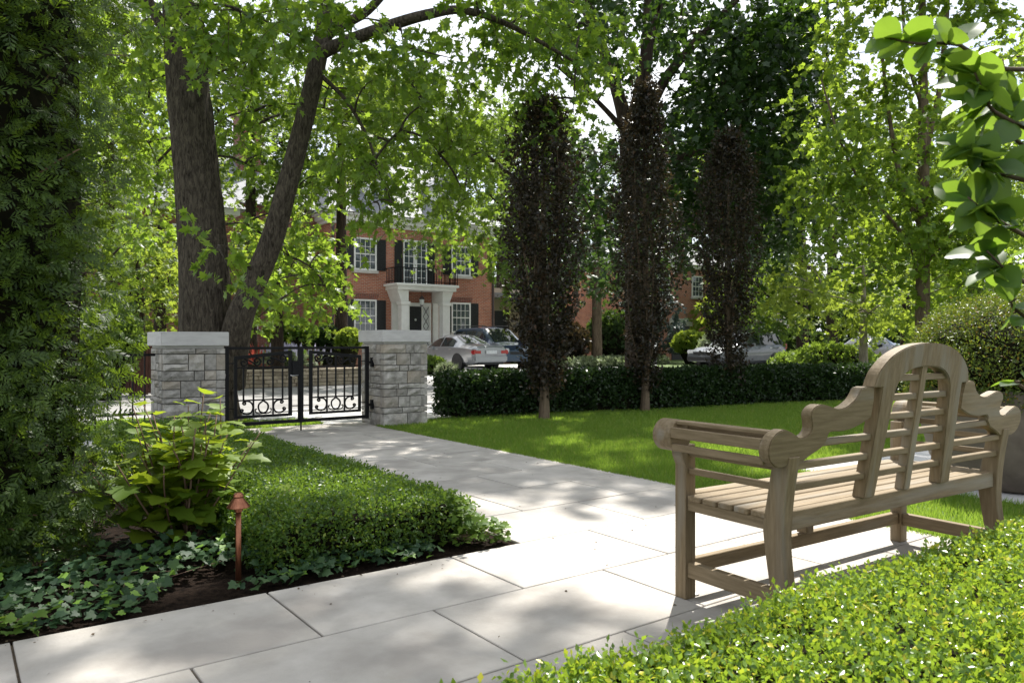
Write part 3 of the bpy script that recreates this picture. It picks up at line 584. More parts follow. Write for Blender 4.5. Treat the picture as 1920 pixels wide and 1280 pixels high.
bc = MB(); bc.lathe([(.30, .0), (.58, .05), (.69, .22), (.60, .48), (.30, .68), (.05, .71)], 20); bc.build('light_block_core', M['core'], ball)  # dark solid filling added inside the ball to block light

# ------------------------------------------------------------------ clipped hedges
hedge('box_hedge', 'low clipped box hedge beside the path behind the copper light', [W(-.80, .17), W(-.80, 5.55)], 1.18, .27, 24000, 5, .023, M['box_dark'], shoot=.04, bumpy=.035)
hedge('boxwood_hedge', 'sunlit boxwood hedge with yellow tips behind the bench', [W(-2.15, -2.56), W(2.1, -2.56)], 1.04, .36, 18500, 7, .0205, M['box'], shoot=.046, bumpy=.05, picks=300, fuzz=.025)
hedge('yew_hedge', 'long dark clipped hedge along the far edge of the lawn', [Vector((x, y, 0)) for x, y in HEDGE_LINE], .62, .63, 15000, 5, .063, M['yew'], shoot=.06, core=.07, bumpy=.04)
# ------------------------------------------------------------------ trees and shrubs
def bark_tube(mb, pts, rad, n=40, per=6, ridge=.02, flare=0.0, seed=0):
    P = smooth_path(pts, per); m = len(P); t = np.linspace(0, len(rad) - 1, m); rr = np.interp(t, range(len(rad)), rad); V, Fc = [], []; prev = None
    for i, p in enumerate(P):
        d = (P[min(i + 1, m - 1)] - P[max(i - 1, 0)]).normalized(); prev = prev or Vector((1, 0, 0)); x = (prev - d * prev.dot(d)).normalized(); prev = x; y = d.cross(x)
        for k in range(n):
            a = 6.2832 * k / n; c, s = math.cos(a), math.sin(a)
            w = 1 + ridge * (abs(nz((c * 6.5, s * 6.5, p.z * 1.1), 1.5, seed)) * 2.4 - .6 + nz((c * 14, s * 14, p.z * 3.0), 1.2, seed + 4) * .8) + .05 * nz((c, s, p.z * .35), .9, seed + 9)
            if flare: w += flare * math.exp(-p.z * 3.2) * (1 + .7 * nz((c * 2, s * 2, 0), 1.2, seed + 2))
            V.append(p + (x * c + y * s) * rr[i] * w)
    for i in range(m - 1):
        for k in range(n): Fc.append((i*n+k, i*n+(k+1)%n, (i+1)*n+(k+1)%n, (i+1)*n+k))
    mb.add(V, Fc)
def tree(name, label, cat, base, trunk, limbs, clumps, tpl, size, mat, bark, k=9, length=.55, dens=45, droop=.5, hang=.5, up=.8, picks=0, group=None, ridge=.02, flare=.25, tn=14, twig_r=.006, limb_r=.03, show_twigs=True, seed=1, attach=True, upper=None):
    base = Vector(base); th = thing(name, label, cat, base, 0, group); loc = lambda p: Vector(p) - base
    mb = MB(); bark_tube(mb, [loc(p) for p, r in trunk], [r for p, r in trunk], tn, 5, ridge, flare, seed); mb.build('trunk', bark, th, smooth=True)
    sk = [Vector(p) for p, r in trunk]
    for lb in limbs:
        b = MB(); P = [loc(p) for p, r in lb]; bark_tube(b, P, [r for p, r in lb], max(6, tn // 2), 4, ridge * .7, 0, seed + 3); b.build('limb', bark, th, smooth=True)
        sk += [p + base for p in smooth_path(P, 3)]
    tw = []; lv = Leaves(); br = MB(); sd = seed * 50
    for c, r, *rest in clumps:
        c = Vector(c); r3 = np.array([r, r, r * .8]) if not hasattr(r, '__len__') else np.array(r); dn = rest[0] if rest else 1.0
        n = max(3, int(dens * dn * r3[0] * max(r3[2], r3[0] * .6)))
        sprays(lv, list(c), r3, n, k, length, size, droop, hang, up, tw)
        if attach:
            cand = min(sk, key=lambda q: (q - c).length + max(0, q.z - c.z) * .8); L = (c - cand).length; sd += 1
            if L > .1:
                pts = curve(loc(cand), loc(c), .06, 6, .10, sd); r0 = min(limb_r * (.5 + .25 * L), .09); br.tube(pts, [r0 * (1 - .8 * i / 5) for i in range(6)], 5); sk += [pts[2] + base, pts[4] + base]
    if br.v: br.build('branches', bark, th, smooth=True)['kind'] = 'stuff'
    if show_twigs: twig_part(tw, twig_r, M['twig'], th, base)
    lv.build('crown', tpl, mat, th, picks=picks, stuff=bool(picks), origin=base)
    if upper:                                                          # crown above the picture: whole shoots instead of single leaves
        l2 = Leaves(); b2_ = MB()
        for c, r, n in upper:
            sprays(l2, list(c), [r, r, r * .7], n, 4, .5, .30, .3, .3, .8)
            cand = min(sk, key=lambda q: (q - c).length); pts = curve(loc(cand), loc(c), .05, 6, .1, sd); sd += 1; L = (c - cand).length
            b2_.tube(pts, [.02 * (1 + .3 * L) * (1 - .8 * i / 5) for i in range(6)], 5); sk += [pts[3] + base, pts[5] + base]
        b2_.build('upper_branches', bark, th, smooth=True)['kind'] = 'stuff'; l2.build('upper_crown', 'tuft', mat, th, origin=base)
    return th

# --- the big maple behind the gate
T1 = gnd(392, 790); T1.z = -.05; Yt = T1.y
def on(px, py, Y): return at(px, py, Y)
t1_trunk = [(Vector((T1.x, Yt, -.08)), .40), (on(388, 690, Yt), .37), (on(384, 560, Yt), .345), (on(378, 430, Yt), .325), (on(366, 300, Yt), .30), (on(352, 150, Yt), .29), (on(343, 0, Yt), .27), (on(335, -200, Yt), .24), (on(350, -450, Yt + .2), .19), (on(380, -750, Yt + .4), .10)]
Y2 = Yt - .25
stem2 = [(on(428, 720, Yt), .24), (on(446, 610, Y2), .19), (on(470, 545, Y2), .165), (on(508, 455, Y2), .155), (on(533, 370, Y2), .145), (on(562, 260, Y2), .135), (on(586, 160, Y2), .125), (on(600, 90, Y2), .12), (on(612, 10, Y2), .085), (on(615, -150, Y2), .06)]
l1 = [(on(600, 100, Y2), .10), (on(640, 82, Y2 - .2), .085), (on(720, 52, Y2 - .4), .075), (on(800, 28, Y2 - .6), .065), (on(870, 20, Y2 - .7), .05), (on(960, 50, Y2 - .4), .035), (on(1080, 118, Y2), .018)]
l2 = [(on(598, 78, Y2), .08), (on(640, 48, Y2), .07), (on(690, 20, Y2), .06), (on(740, -40, Y2), .05), (on(820, -160, Y2 + .3), .03)]
l3 = [(on(600, 140, Y2), .035), (on(650, 190, Y2), .026), (on(690, 260, Y2), .022), (on(710, 320, Y2), .014), (on(735, 380, Y2), .008)]
l4 = [(on(352, 150, Yt), .10), (on(300, 40, Yt - .3), .08), (on(230, -60, Yt - .6), .06), (on(120, -140, Yt - 1), .04)]
l5 = [(on(340, -60, Yt), .12), (on(480, -260, Yt + .8), .10), (on(640, -420, Yt + 1.8), .08), (on(800, -520, Yt + 3.0), .05), (on(930, -560, Yt + 4.0), .03)]
l6 = [(on(338, -120, Yt), .12), (on(250, -330, Yt + .4), .10), (on(120, -500, Yt + 1.2), .06)]
l7 = [(on(345, -20, Yt), .10), (on(450, -150, Yt - 1.2), .085), (on(560, -330, Yt - 2.2), .06), (on(700, -500, Yt - 2.8), .03)]
cl = [(250,60,11,.9),(190,140,12.5,.8),(290,170,12.5,.6),(235,280,13,.7),(300,330,13,.45),(270,430,13.5,.5),(400,20,9.6,.7),(480,50,9.4,.75),(440,150,9.3,.6),(525,120,9.8,.65),(425,240,9.0,.45),(480,320,9.2,.45),(405,470,8.9,.33),(440,520,9.0,.33),(470,420,9.1,.45),(545,400,9.6,.40),(500,210,9.6,.45),
      (560,500,12.6,.65),(620,560,12.6,.42),(520,570,12.3,.45),(610,470,12.8,.5),(480,600,11.8,.2),(655,215,10.8,.5),(700,300,11,.6),(690,385,11,.45),(760,240,11.6,.65),(820,190,12,.65),(830,310,12.6,.65),(890,260,13,.6),(760,110,10,.55),(850,110,10.4,.6),(960,50,10.8,.7),(1040,120,10.9,.7),(1075,215,10.9,.42),(1000,200,11.2,.45),(910,20,10,.65),(1120,50,11.4,.7),(660,40,9.8,.55),(560,20,9.5,.6),(345,15,9.4,.5),(630,140,10,.4),(880,400,13.6,.5),(830,420,14,.4),(655,300,10.5,.3),(1010,20,11,.6),(700,150,10.4,.4),(590,330,12,.5),(330,90,9.2,.28),(200,20,12,.6),(300,240,9.2,.2)]
def clear_stem(a, b, c, d):
    # leaves between us and the two stems hang behind them instead, save the spray low on the trunk
    for pts in (((392, 640), (343, 0)), ((446, 610), (508, 455), (562, 260), (600, 90))):
        for (x0, y0), (x1, y1) in zip(pts[:-1], pts[1:]):
            t = max(0, min(1, ((a - x0) * (x1 - x0) + (b - y0) * (y1 - y0)) / ((x1 - x0) ** 2 + (y1 - y0) ** 2)))
            if math.hypot(a - x0 - t * (x1 - x0), b - y0 - t * (y1 - y0)) < 38 + d * 1.25 * F / c and c < 12 and b > 70 and not (390 < a < 450 and b > 440): return Yt + .9 + d
    return c
cl = [(a, b, clear_stem(a, b, c, d), d) for a, b, c, d in cl]
clumps = [(at(a, b, c), d) for a, b, c, d in cl]
# upper crown, above the frame: clumps placed along sun rays to shape the dappled shade
rg = random.Random(5)
UP = []; ru = random.Random(21)
while len(UP) < 185:
    g = Vector((ru.uniform(-7.5, 6.5), ru.uniform(1.0, 13.5), 0)); h = ru.uniform(11.0, 16.0); p = g + SUNV * (h / SUNV.z)
    if p.z - EYE < p.y * .47 + .5: continue
    uu_, vv_ = UV(g.x, g.y)
    if vv_ < -1.65 and uu_ > -2.4: continue
    if uu_ > (-.6 if vv_ > -.7 else -.1) and vv_ < .35 and ru.random() < .97: continue                   # clumps that would shade the bench and near hedge are mostly left out
    if ((g - Vector((-2.0, 3.86, 0))).length < 1.35 and vv_ > .1) or (g.x < -2.2 and g.y > 9.3) or g.y > 11: continue
    if nz((g.x, g.y, 0), .75, 11) < (.24 if uu_ > 2.3 else -.30 if (vv_ < 0 and uu_ < -.3) or (uu_ > -.2 and .3 < vv_ < 3) else -.12): continue                             # noise leaves gaps for sun patches elsewhere
    UP.append((p, ru.uniform(.45, .8), 9))
cl2 = [(at(a + rg.uniform(-45, 45), b + rg.uniform(-45, 30), c + rg.uniform(.3, 2.2)), d * .9, .8) for a, b, c, d in cl if not (300 < a < 450 and b > 120)]
tree('maple_tree', 'big maple with two leaning trunks behind the stone pillar', 'tree', T1, t1_trunk, [stem2, l1, l2, l3, l4, l5, l6, l7], clumps + cl2, 'maple', .142, M['maple'], M['bark'], k=9, length=.45, dens=84, droop=.35, hang=.45, up=.75, picks=300, ridge=.05, flare=.22, tn=96, seed=2, limb_r=.03, upper=UP)

# --- dark street maple behind the purple beeches
b2 = Vector((2.85, 17.4, -.06)); Yd = b2.y
tr = [(b2, .30), (at(1192, 560, Yd), .25), (at(1188, 400, Yd), .235), (at(1178, 260, Yd), .22)]
lm = [[(at(1178, 260, Yd), .17), (at(1160, 180, Yd), .15), (at(1130, 90, Yd), .12), (at(1080, -60, Yd), .08)], [(at(1180, 250, Yd), .18), (at(1205, 150, Yd), .16), (at(1216, 40, Yd), .14), (at(1222, -200, Yd), .10)],
      [(at(1214, 90, Yd), .10), (at(1230, 40, Yd), .09), (at(1245, -40, Yd), .07)], [(at(1185, 280, Yd), .15), (at(1240, 160, Yd), .12), (at(1300, 85, Yd), .10), (at(1400, -20, Yd), .06)], [(at(1185, 330, Yd), .10), (at(1290, 290, Yd - .5), .07), (at(1400, 270, Yd - 1), .04)], [(at(1175, 250, Yd), .07), (at(1120, 190, Yd - .6), .05), (at(1040, 120, Yd - 1.2), .03)]]
cl = []
for a, b, r in [(1290,40,1.0),(1400,60,1.1),(1480,40,1.0),(1340,140,1.0),(1440,160,1.1),(1500,140,.8),(1290,210,.8),(1380,250,1.0),(1460,270,1.0),(1320,310,.9),(1400,350,1.0),(1480,350,.8),(1270,320,.6),(1350,420,.8),(1440,430,.7),(1290,400,.5),(1240,20,.5),(1130,20,.8),(1060,40,.8),(1180,120,.35),(1110,120,.5),(1090,300,.7),(1070,400,.8),(1100,470,.7),(1240,380,.6),(1250,470,.6),(1060,500,.5),(1230,280,.35),(1510,60,.7),(1400,470,.4),(1500,420,.5),(1430,100,1.0),(1500,230,.8),(1420,300,.8),(1360,360,.8)]:
    for dy in (-1.6, .4, 2.2): cl.append((at(a + rg.uniform(-22, 22), b + rg.uniform(-18, 18), Yd + dy + rg.uniform(-.5, .5)), r * .95))
for i in range(7): cl.append((Vector((rg.gauss(4.6, 2.6), rg.gauss(17.2, 2.2), rg.uniform(9.3, 13.5))), rg.uniform(.8, 1.2), .7))
tree('street_maple', 'dense dark green maple standing beyond the purple beeches', 'tree', b2, tr, lm, cl, 'maple_wide', .17, M['maple_dark'], M['bark_dark'], k=8, length=.6, dens=60, droop=.45, hang=.35, up=.9, picks=300, seed=4, limb_r=.025, show_twigs=False)

# --- young light green maple on the right
b3 = Vector((6.55, 12.3, -.06)); Ym = b3.y
tr = [(b3, .125), (at(1730, 560, Ym), .105), (at(1730, 400, Ym), .095), (at(1732, 250, Ym), .085), (at(1730, 100, Ym), .065), (at(1728, -120, Ym), .035)]
lm = [[(at(1730, 430, Ym), .05), (at(1690, 340, Ym), .04), (at(1665, 200, Ym), .03), (at(1650, 60, Ym), .02)], [(at(1731, 300, Ym), .05), (at(1760, 180, Ym), .045), (at(1775, 30, Ym), .04), (at(1780, -120, Ym), .02)], [(at(1730, 480, Ym), .04), (at(1660, 400, Ym - .3), .03), (at(1590, 300, Ym - .5), .02), (at(1540, 150, Ym - .5), .012)],
      [(at(1730, 200, Ym), .04), (at(1700, 100, Ym), .03), (at(1690, -40, Ym), .015)], [(at(1730, 560, Ym), .022), (at(1716, 500, Ym), .018), (at(1700, 430, Ym), .012)], [(at(1732, 500, Ym), .03), (at(1800, 420, Ym), .02), (at(1860, 340, Ym), .012)]]
cl = []
for a, b, r in [(1560,120,.40),(1520,200,.35),(1600,60,.4),(1640,140,.45),(1570,250,.45),(1520,310,.42),(1620,220,.45),(1690,180,.42),(1640,320,.5),(1570,380,.45),(1700,300,.5),(1760,240,.45),(1800,320,.5),(1760,380,.5),(1690,400,.5),(1630,440,.45),(1720,460,.42),(1800,440,.48),(1850,380,.5),(1870,480,.45),(1580,30,.35),(1690,60,.35),(1790,120,.4),(1850,200,.45),(1880,80,.4),(1500,360,.3),(1540,440,.3),(1660,520,.32),(1780,520,.4),(1850,550,.35),(1720,20,.3),(1820,20,.4),(1900,280,.45)]:
    cl.append((at(a, b, Ym + rg.uniform(-1.0, 1.0)), r)); 
    if rg.random() < .5: cl.append((at(a + rg.uniform(-40, 40), b + rg.uniform(-40, 40), Ym + rg.uniform(-1, 1)), r * .8))
for i in range(16): cl.append((at(rg.uniform(1600, 1880), rg.uniform(-190, -20), Ym + rg.uniform(-1, 1)), .45))
tree('young_maple', 'slender light green maple rising beyond the potted clipped shrub', 'tree', b3, tr, lm, cl, 'maple_wide', .115, M['maple_light'], M['bark_tan'], k=9, length=.42, dens=165, droop=.35, hang=.35, up=.8, picks=300, seed=6, limb_r=.012, twig_r=.004, ridge=.02)

# --- columnar purple beeches
for i, (px, py, topy, half, lab) in enumerate([(1020, 787, 195, .50, 'purple columnar beech beside the parked minivan, nearest the gate pillar'), (1209, 770, 165, .45, 'middle purple columnar beech standing at the dark hedge'), (1366, 759, 255, .47, 'purple columnar beech in front of the parked silver car')]):
    b = gnd(px, py); H = EYE + (640 - topy) / F * b.y; th = thing('columnar_beech', lab, 'tree', b + Vector((0, 0, -.03)), 0, 'columnar beeches along the hedge')
    mb = MB(); bark_tube(mb, [(0, 0, 0), (.01, 0, .5), (.02, .01, 1.4), (0, .02, H * .6), (0, 0, H * .96)], [.075, .062, .05, .03, .008], 10, 4, .02, .2, i); mb.build('trunk', M['bark_tan'], th, smooth=True)
    st = MB()
    for j in range(16):
        a, r = rg.uniform(0, 6.28), half * rg.uniform(.35, .9); z0 = rg.uniform(.35, 1.6); z1 = min(H * .97, z0 + rg.uniform(1.6, 3.2))
        st.tube(curve((0, 0, z0), (r * math.cos(a), r * math.sin(a), z1), 0, 6, .07, j + i * 40), [.016, .014, .012, .010, .007, .004], 5)
    st.build('stems', M['bark_tan'], th, smooth=True)['kind'] = 'stuff'
    lv = Leaves(); n = (2100, 1850, 1750)[i]; t = RNG.uniform(0, 1, n) ** (.85, .75, .8)[i]; z = .32 + t * (H - .34); pr = np.interp(t, [0, .06, .16, .35, .6, .82, .93, 1], ([.30, .42, .45, .80, 1, .85, .5, .08], [.25, .35, .5, .95, 1, .62, .30, .05], [.3, .5, .55, .75, 1, .9, .4, .04])[i]) * half
    a = RNG.uniform(0, 6.283, n); rad = pr * np.sqrt(RNG.uniform(.12, 1, n)) * (1 + .8 * np.array([nz((math.cos(q) * 1.3, math.sin(q) * 1.3, w * .8), 1.6, i * 5.3 + 1) for q, w in zip(a, z)]))
    st_ = np.stack([np.cos(a) * rad, np.sin(a) * rad, z], 1); dr = unit(np.stack([np.cos(a) * .5, np.sin(a) * .5, np.full(n, .75)], 1) + RNG.normal(size=(n, 3)) * .35); kk = 8; tt = np.linspace(0, 1, kk)
    pos = st_[:, None] + dr[:, None] * (tt[None, :, None] * .26); d = unit(dr[:, None] * .4 + RNG.normal(size=(n, kk, 3)) * .8 + [0, 0, -.1]); nn = RNG.normal(size=(n, kk, 3)) * .7 + [0, 0, .6]
    lv.add(pos.reshape(-1, 3) + np.array(b), d.reshape(-1, 3), nn.reshape(-1, 3), (.068 * RNG.uniform(.6, 1.25, (n, kk))).reshape(-1)); lv.build('crown', 'slim' if False else 'rhomb', M['beech'], th, origin=b)

# --- boulevard tree with the pale trunk, and trees behind
def simple_tree(name, label, px, py0, Y, clumps, mat, bark='bark_dark', tr=.18, size=.2, dens=9, tpl='tuft', group=None, lean=0, length=.5, k=6, zt=None, **kw):
    x = (px - 960) / F * Y; b = Vector((x, Y, -.08)); cs = [(at(a, c, Y + dy), r) for a, c, r, dy in clumps]; zt = zt or max(c.z for c, r in cs)
    tk = [(b, tr), (Vector((x + lean * .3, Y, zt * .3)), tr * .85), (Vector((x + lean * .7, Y, zt * .6)), tr * .65), (Vector((x + lean, Y, zt * .95)), tr * .25)]
    return tree(name, label, 'tree', b, tk, [], cs, tpl, size, M[mat], M[bark], k=k, length=length, dens=dens, show_twigs=False, tn=10, seed=int(px), group=group, limb_r=tr * .25, **kw)
def blob(cx, cy, rx, ry, n, r, dy=2.0, seed=0):
    g = random.Random(seed); out = []
    while len(out) < n:
        a, b = g.uniform(-1, 1), g.uniform(-1, 1)
        if a * a + b * b < 1: out.append((cx + a * rx, cy + b * ry, r * g.uniform(.7, 1.2), g.uniform(-dy, dy)))
    return out
simple_tree('boulevard_tree', 'small bright green tree with pale trunk beyond the end of the hedge', 1619, 690, 17.6, blob(1600, 560, 120, 55, 22, .55, 1.2, 1) + blob(1520, 540, 60, 60, 8, .5, 1, 9), 'far_light', 'bark_grey', .115, .15, 40, length=.4, tpl='tuft')
simple_tree('garden_tree', 'brown trunked tree in the planting bed beside the brick house', 1119, 668, 36, blob(1120, 400, 140, 130, 26, 1.5, 2, 2), 'far_dark', 'bark_tan', .26, .30, 10, length=.9)
simple_tree('spruce_tree', 'blue green spruce beside the neighbouring brick house', 1228, 660, 40, blob(1225, 610, 45, 50, 16, .8, 1, 3) + blob(1225, 520, 25, 50, 8, .6, .6, 4), 'spruce', 'bark_dark', .2, .25, 14, length=.6)
BG = 'background trees'
for i, (px, Y, cx, cy, rx, ry, n, r, mt, lab) in enumerate([
    (205, 21, 235, 230, 125, 220, 36, .95, 'far_light', 'yellow green leafy tree left of the big maple trunk'),
    (260, 17, 255, 540, 95, 95, 20, .6, 'far_light', 'low sunny tree behind the left stone pillar'),
    (90, 30, 120, 250, 170, 330, 24, 1.9, 'far_leaf', 'tall green tree behind the cedar'),
    (1003, 24, 810, 285, 150, 150, 34, .95, 'far_leaf', 'leafy green tree over the front of the brick house'),
    (985, 34, 980, 350, 90, 170, 20, 1.5, 'far_leaf', 'green tree behind the first purple beech'),
    (1505, 33, 1480, 480, 90, 130, 24, 1.2, 'far_leaf', 'mid green tree behind the parked silver car'),
    (1822, 22, 1830, 430, 120, 160, 26, 1.0, 'far_leaf', 'dark trunked tree behind the young maple'),
    (1700, 38, 1690, 400, 170, 210, 30, 1.7, 'far_leaf', 'broad green tree far behind the young maple'),
    (1960, 30, 1930, 300, 140, 300, 24, 1.7, 'far_light', 'light green tree at the right end of the street'),
    (1390, 46, 1370, 420, 100, 190, 20, 2.0, 'far_light', 'pale green tree beyond the neighbouring house'),
    (700, 58, 740, 250, 90, 90, 16, 2.0, 'far_leaf', 'tree top showing over the brick house roof'),
    (940, 62, 960, 330, 130, 140, 20, 2.6, 'far_leaf', 'broad tree behind the right end of the brick house'),
    (1290, 70, 1290, 420, 160, 170, 22, 3.0, 'far_dark', 'dark tree far behind the neighbouring brick house'),
    (1560, 70, 1580, 430, 170, 170, 22, 3.0, 'far_leaf', 'distant green tree between the street trees'),
    (430, 60, 430, 430, 120, 150, 18, 2.6, 'far_leaf', 'distant tree behind the forked maple'),
    (300, 19, 292, 500, 55, 110, 20, .6, 'far_light', 'sunny foliage tree before the dark brick house'),
    (520, 21, 530, 500, 90, 90, 24, .7, 'far_light', 'yellow green tree in front of the house wing'),
    (470, 25, 455, 260, 130, 230, 40, 1.0, 'far_leaf', 'leafy tree rising between the two maple trunks'),
    (640, 27, 640, 210, 110, 110, 22, 1.0, 'far_light', 'sunny tree top right of the leaning maple stem'),
    (150, 16, 190, 480, 70, 150, 22, .6, 'far_leaf', 'green tree between the cedar and the brick wall'),
    (330, 32, 330, 480, 60, 90, 14, 1.1, 'far_leaf', 'small tree in front of the neighbouring brick wall')]):
    simple_tree('leafy_tree', lab, px, 690, Y, blob(cx, cy, rx, ry, n, r, r * 1.2, 20 + i), mt, 'bark_dark', .012 * Y * .6 + .05, .012 * Y ** .85 * (1.5 if Y > 29 else 1), (5 if Y > 50 else 9) if Y > 29 else 36, group=BG, length=.03 * Y if Y < 30 else .8)
# far wood closing the street view
lv = Leaves(); n = 5000; x = RNG.uniform(-75, 85, n); ttop = 7 + 3.5 * np.array([nz((q, 0, 0), .07, 8) for q in x]) + 3 * np.array([nz((q, 0, 0), .25, 3) for q in x])
p = np.stack([x, RNG.uniform(84, 92, n), RNG.uniform(0, 1, n) ** .8 * ttop], 1); lv.add(p, RNG.normal(size=(n, 3)), RNG.normal(size=(n, 3)) + [0, -.3, .5], RNG.uniform(1.0, 2.2, n))
o = lv.build('far_wood', 'tuft', M['far_dark'], None, stuff=True); tag(o, 'far mass of trees closing the view down the street', 'woods')

# --- cedar at the left edge
cc = Vector((-2.78, 3.95, -.02)); cedar = thing('cedar_tree', 'tall dark green cedar with flat drooping sprays beside the ivy bed', 'tree', cc)
mb = MB(); bark_tube(mb, [(0, 0, 0), (.03, 0, 1.5), (0, .02, 3), (0, 0, 4.9)], [.13, .10, .07, .01], 14, 5, .03, .2, 3); mb.build('trunk', M['bark_tan'], cedar, smooth=True)
lv = Leaves(); st = MB(); n = 1500
for i in range(n):
    t = rg.random() ** 1.1; z = .12 + t * 4.7; a = rg.uniform(0, 6.283); a = a if rg.random() < .3 else rg.gauss(-.9, .8)
    rr = (np.interp(z, [0, .35, 1.2, 2.4, 3.4, 4.9], [.50, .80, .80, .82, .70, .1])) * (1 + .20 * nz((math.cos(a) * 2, math.sin(a) * 2, z * 1.6), 1, 6)) * rg.uniform(.5, 1.04)
    tip = Vector((math.cos(a) * rr, math.sin(a) * rr, z)); o_ = tip.normalized(); out = Vector((math.cos(a), math.sin(a), .10)).normalized()
    if i % 22 == 0: st.tube(curve((math.cos(a) * .05, math.sin(a) * .05, max(.1, z - .5)), tip * .93, .02, 6, .09, i), [.014, .012, .010, .007, .005, .003], 5)
    m = 11; sc = rg.uniform(.8, 1.25)
    for j in range(m):
        sw = Vector((-math.sin(a), math.cos(a), 0)) * rg.uniform(-1.1, 1.1); d = out * rg.uniform(.2, 1) + sw + Vector((0, 0, rg.uniform(-.8, .7)))
        lv.add([tuple(cc + tip - out * rg.uniform(0, .2) + sw * .08 + Vector((0, 0, rg.uniform(-.12, .12))))], [tuple(d)], [(out.x * .6 + rg.gauss(0, .6), out.y * .6 + rg.gauss(0, .6), .5)], .098 * sc * rg.uniform(.7, 1.25))
MB().lathe([(.25, .1), (.46, .5), (.5, 1.6), (.48, 2.8), (.3, 4.0), (.04, 4.7)], 14).build('light_block_core', M['core'], cedar); st.build('stems', M['cane'], cedar, smooth=True)['kind'] = 'stuff'; lv.build('foliage', 'frond', M['cedar'], cedar, picks=300, pick_name='spray', stuff=True, origin=cc)  # dark cone added inside so light does not show through the sprays

# --- oakleaf hydrangea
hc = Vector((-1.86, 4.35, -.01)); hyd = thing('hydrangea_shrub', 'lime green lobed hydrangea shrub between the cedar and the box hedge', 'shrub', hc)
lv = Leaves(); sb = MB()
for i in range(58):
    a = rg.uniform(0, 6.283); r = rg.uniform(.05, .60); hgt = rg.uniform(.48, .88) * (1 - .32 * (r / .55) ** 2); tip = Vector((math.cos(a) * r, math.sin(a) * r, hgt))
    pts = curve((math.cos(a) * r * .15, math.sin(a) * r * .15, 0), tip, 0, 6, .06, i); sb.tube(pts, [.008, .007, .006, .005, .004, .003], 5)
    for j in range(10):
        t = .28 + .72 * j / 9; q = pts[min(int(t * 5), 4)].lerp(pts[min(int(t * 5) + 1, 5)], t * 5 % 1) if t < 1 else pts[5]; b = j * 2.4 + i; el = .35 if j > 7 else -.06
        out = Vector((math.cos(b), math.sin(b), 0)); d = out + Vector((0, 0, el + rg.uniform(-.25, .2)))
        lv.add([tuple(hc + q + out * .02)], [tuple(d)], [(out.x * -.15 + rg.gauss(0, .25), out.y * -.15 + rg.gauss(0, .25), 1)], (.10 if j > 7 else .135) * rg.uniform(.75, 1.15))
sb.build('stems', M['cane'], hyd, smooth=True)['kind'] = 'stuff'; lv.build('foliage', 'oak', M['hydrangea'], hyd, picks=300, stuff=True, origin=hc)

# --- ivy
def ivy(label, n, gen, loc, mat, trails, size=.048):
    th = thing('ivy', label, 'ground cover', loc, 0); lv = Leaves(); L = Vector(loc)
    P = np.array([gen() for _ in range(n)]); lv.add(P, np.stack([RNG.normal(size=n), RNG.normal(size=n) - .6, RNG.normal(size=n) * .25], 1), np.stack([RNG.normal(size=n) * .45, RNG.normal(size=n) * .45 - .35, np.ones(n)], 1), size * RNG.uniform(.6, 1.25, n))
    s = MB()
    for i in range(trails):
        a, b = Vector(gen()), Vector(gen())
        if (a - b).length > .5: b = a + (b - a).normalized() * .45
        a.z = min(a.z, .05); b.z = min(b.z, .06); s.tube([p - L for p in curve(a, b, .0, 7, .05, i)], .0018, 5)
    s.build('runners', M['cane'], th, smooth=True)['kind'] = 'stuff'; lv.build('foliage', 'ivy', mat, th, picks=300, stuff=True, origin=loc)
def g1():
    while True:
        u, v = rg.uniform(-3.6, -.5), .03 + abs(rg.gauss(0, .6)); p = W(u, v)
        if v < 1.9 and (u < -1.38 or v < .26) and abs(p.x + 1.288) + abs(p.y - 3.616) > .09 and nz(p, 2.4, 2) > -.28 - .2 * (v > .2): p.z = rg.uniform(.01, .05) + .12 * max(0, min(1, v * 2.2)) * rg.random(); return tuple(p)
def g3():
    t = rg.random(); u = -.34 + .30 * t + rg.gauss(0, .04); v = .05 + abs(rg.gauss(0, .17)); p = W(min(u, -.02), v); p.z = rg.uniform(.01, .06) + (.22 * (1 - t) + .02) * rg.random(); return tuple(p)
ivy('dark green ivy carpeting the mulch round the copper light', 2300, g1, W(-2.0, .25), M['ivy'], 14)
ivy('bright young ivy tumbling over the corner of the box hedge onto paving', 300, g3, W(-.25, .15), M['ivy_light'], 16, .045)
ivy('small clump of bright ivy leaves at the paving edge under the cedar', 60, lambda: tuple(W(rg.uniform(-2.75, -2.35), rg.uniform(.02, .18), rg.uniform(.02, .09))), W(-2.55, .08), M['ivy_light'], 4, .055)

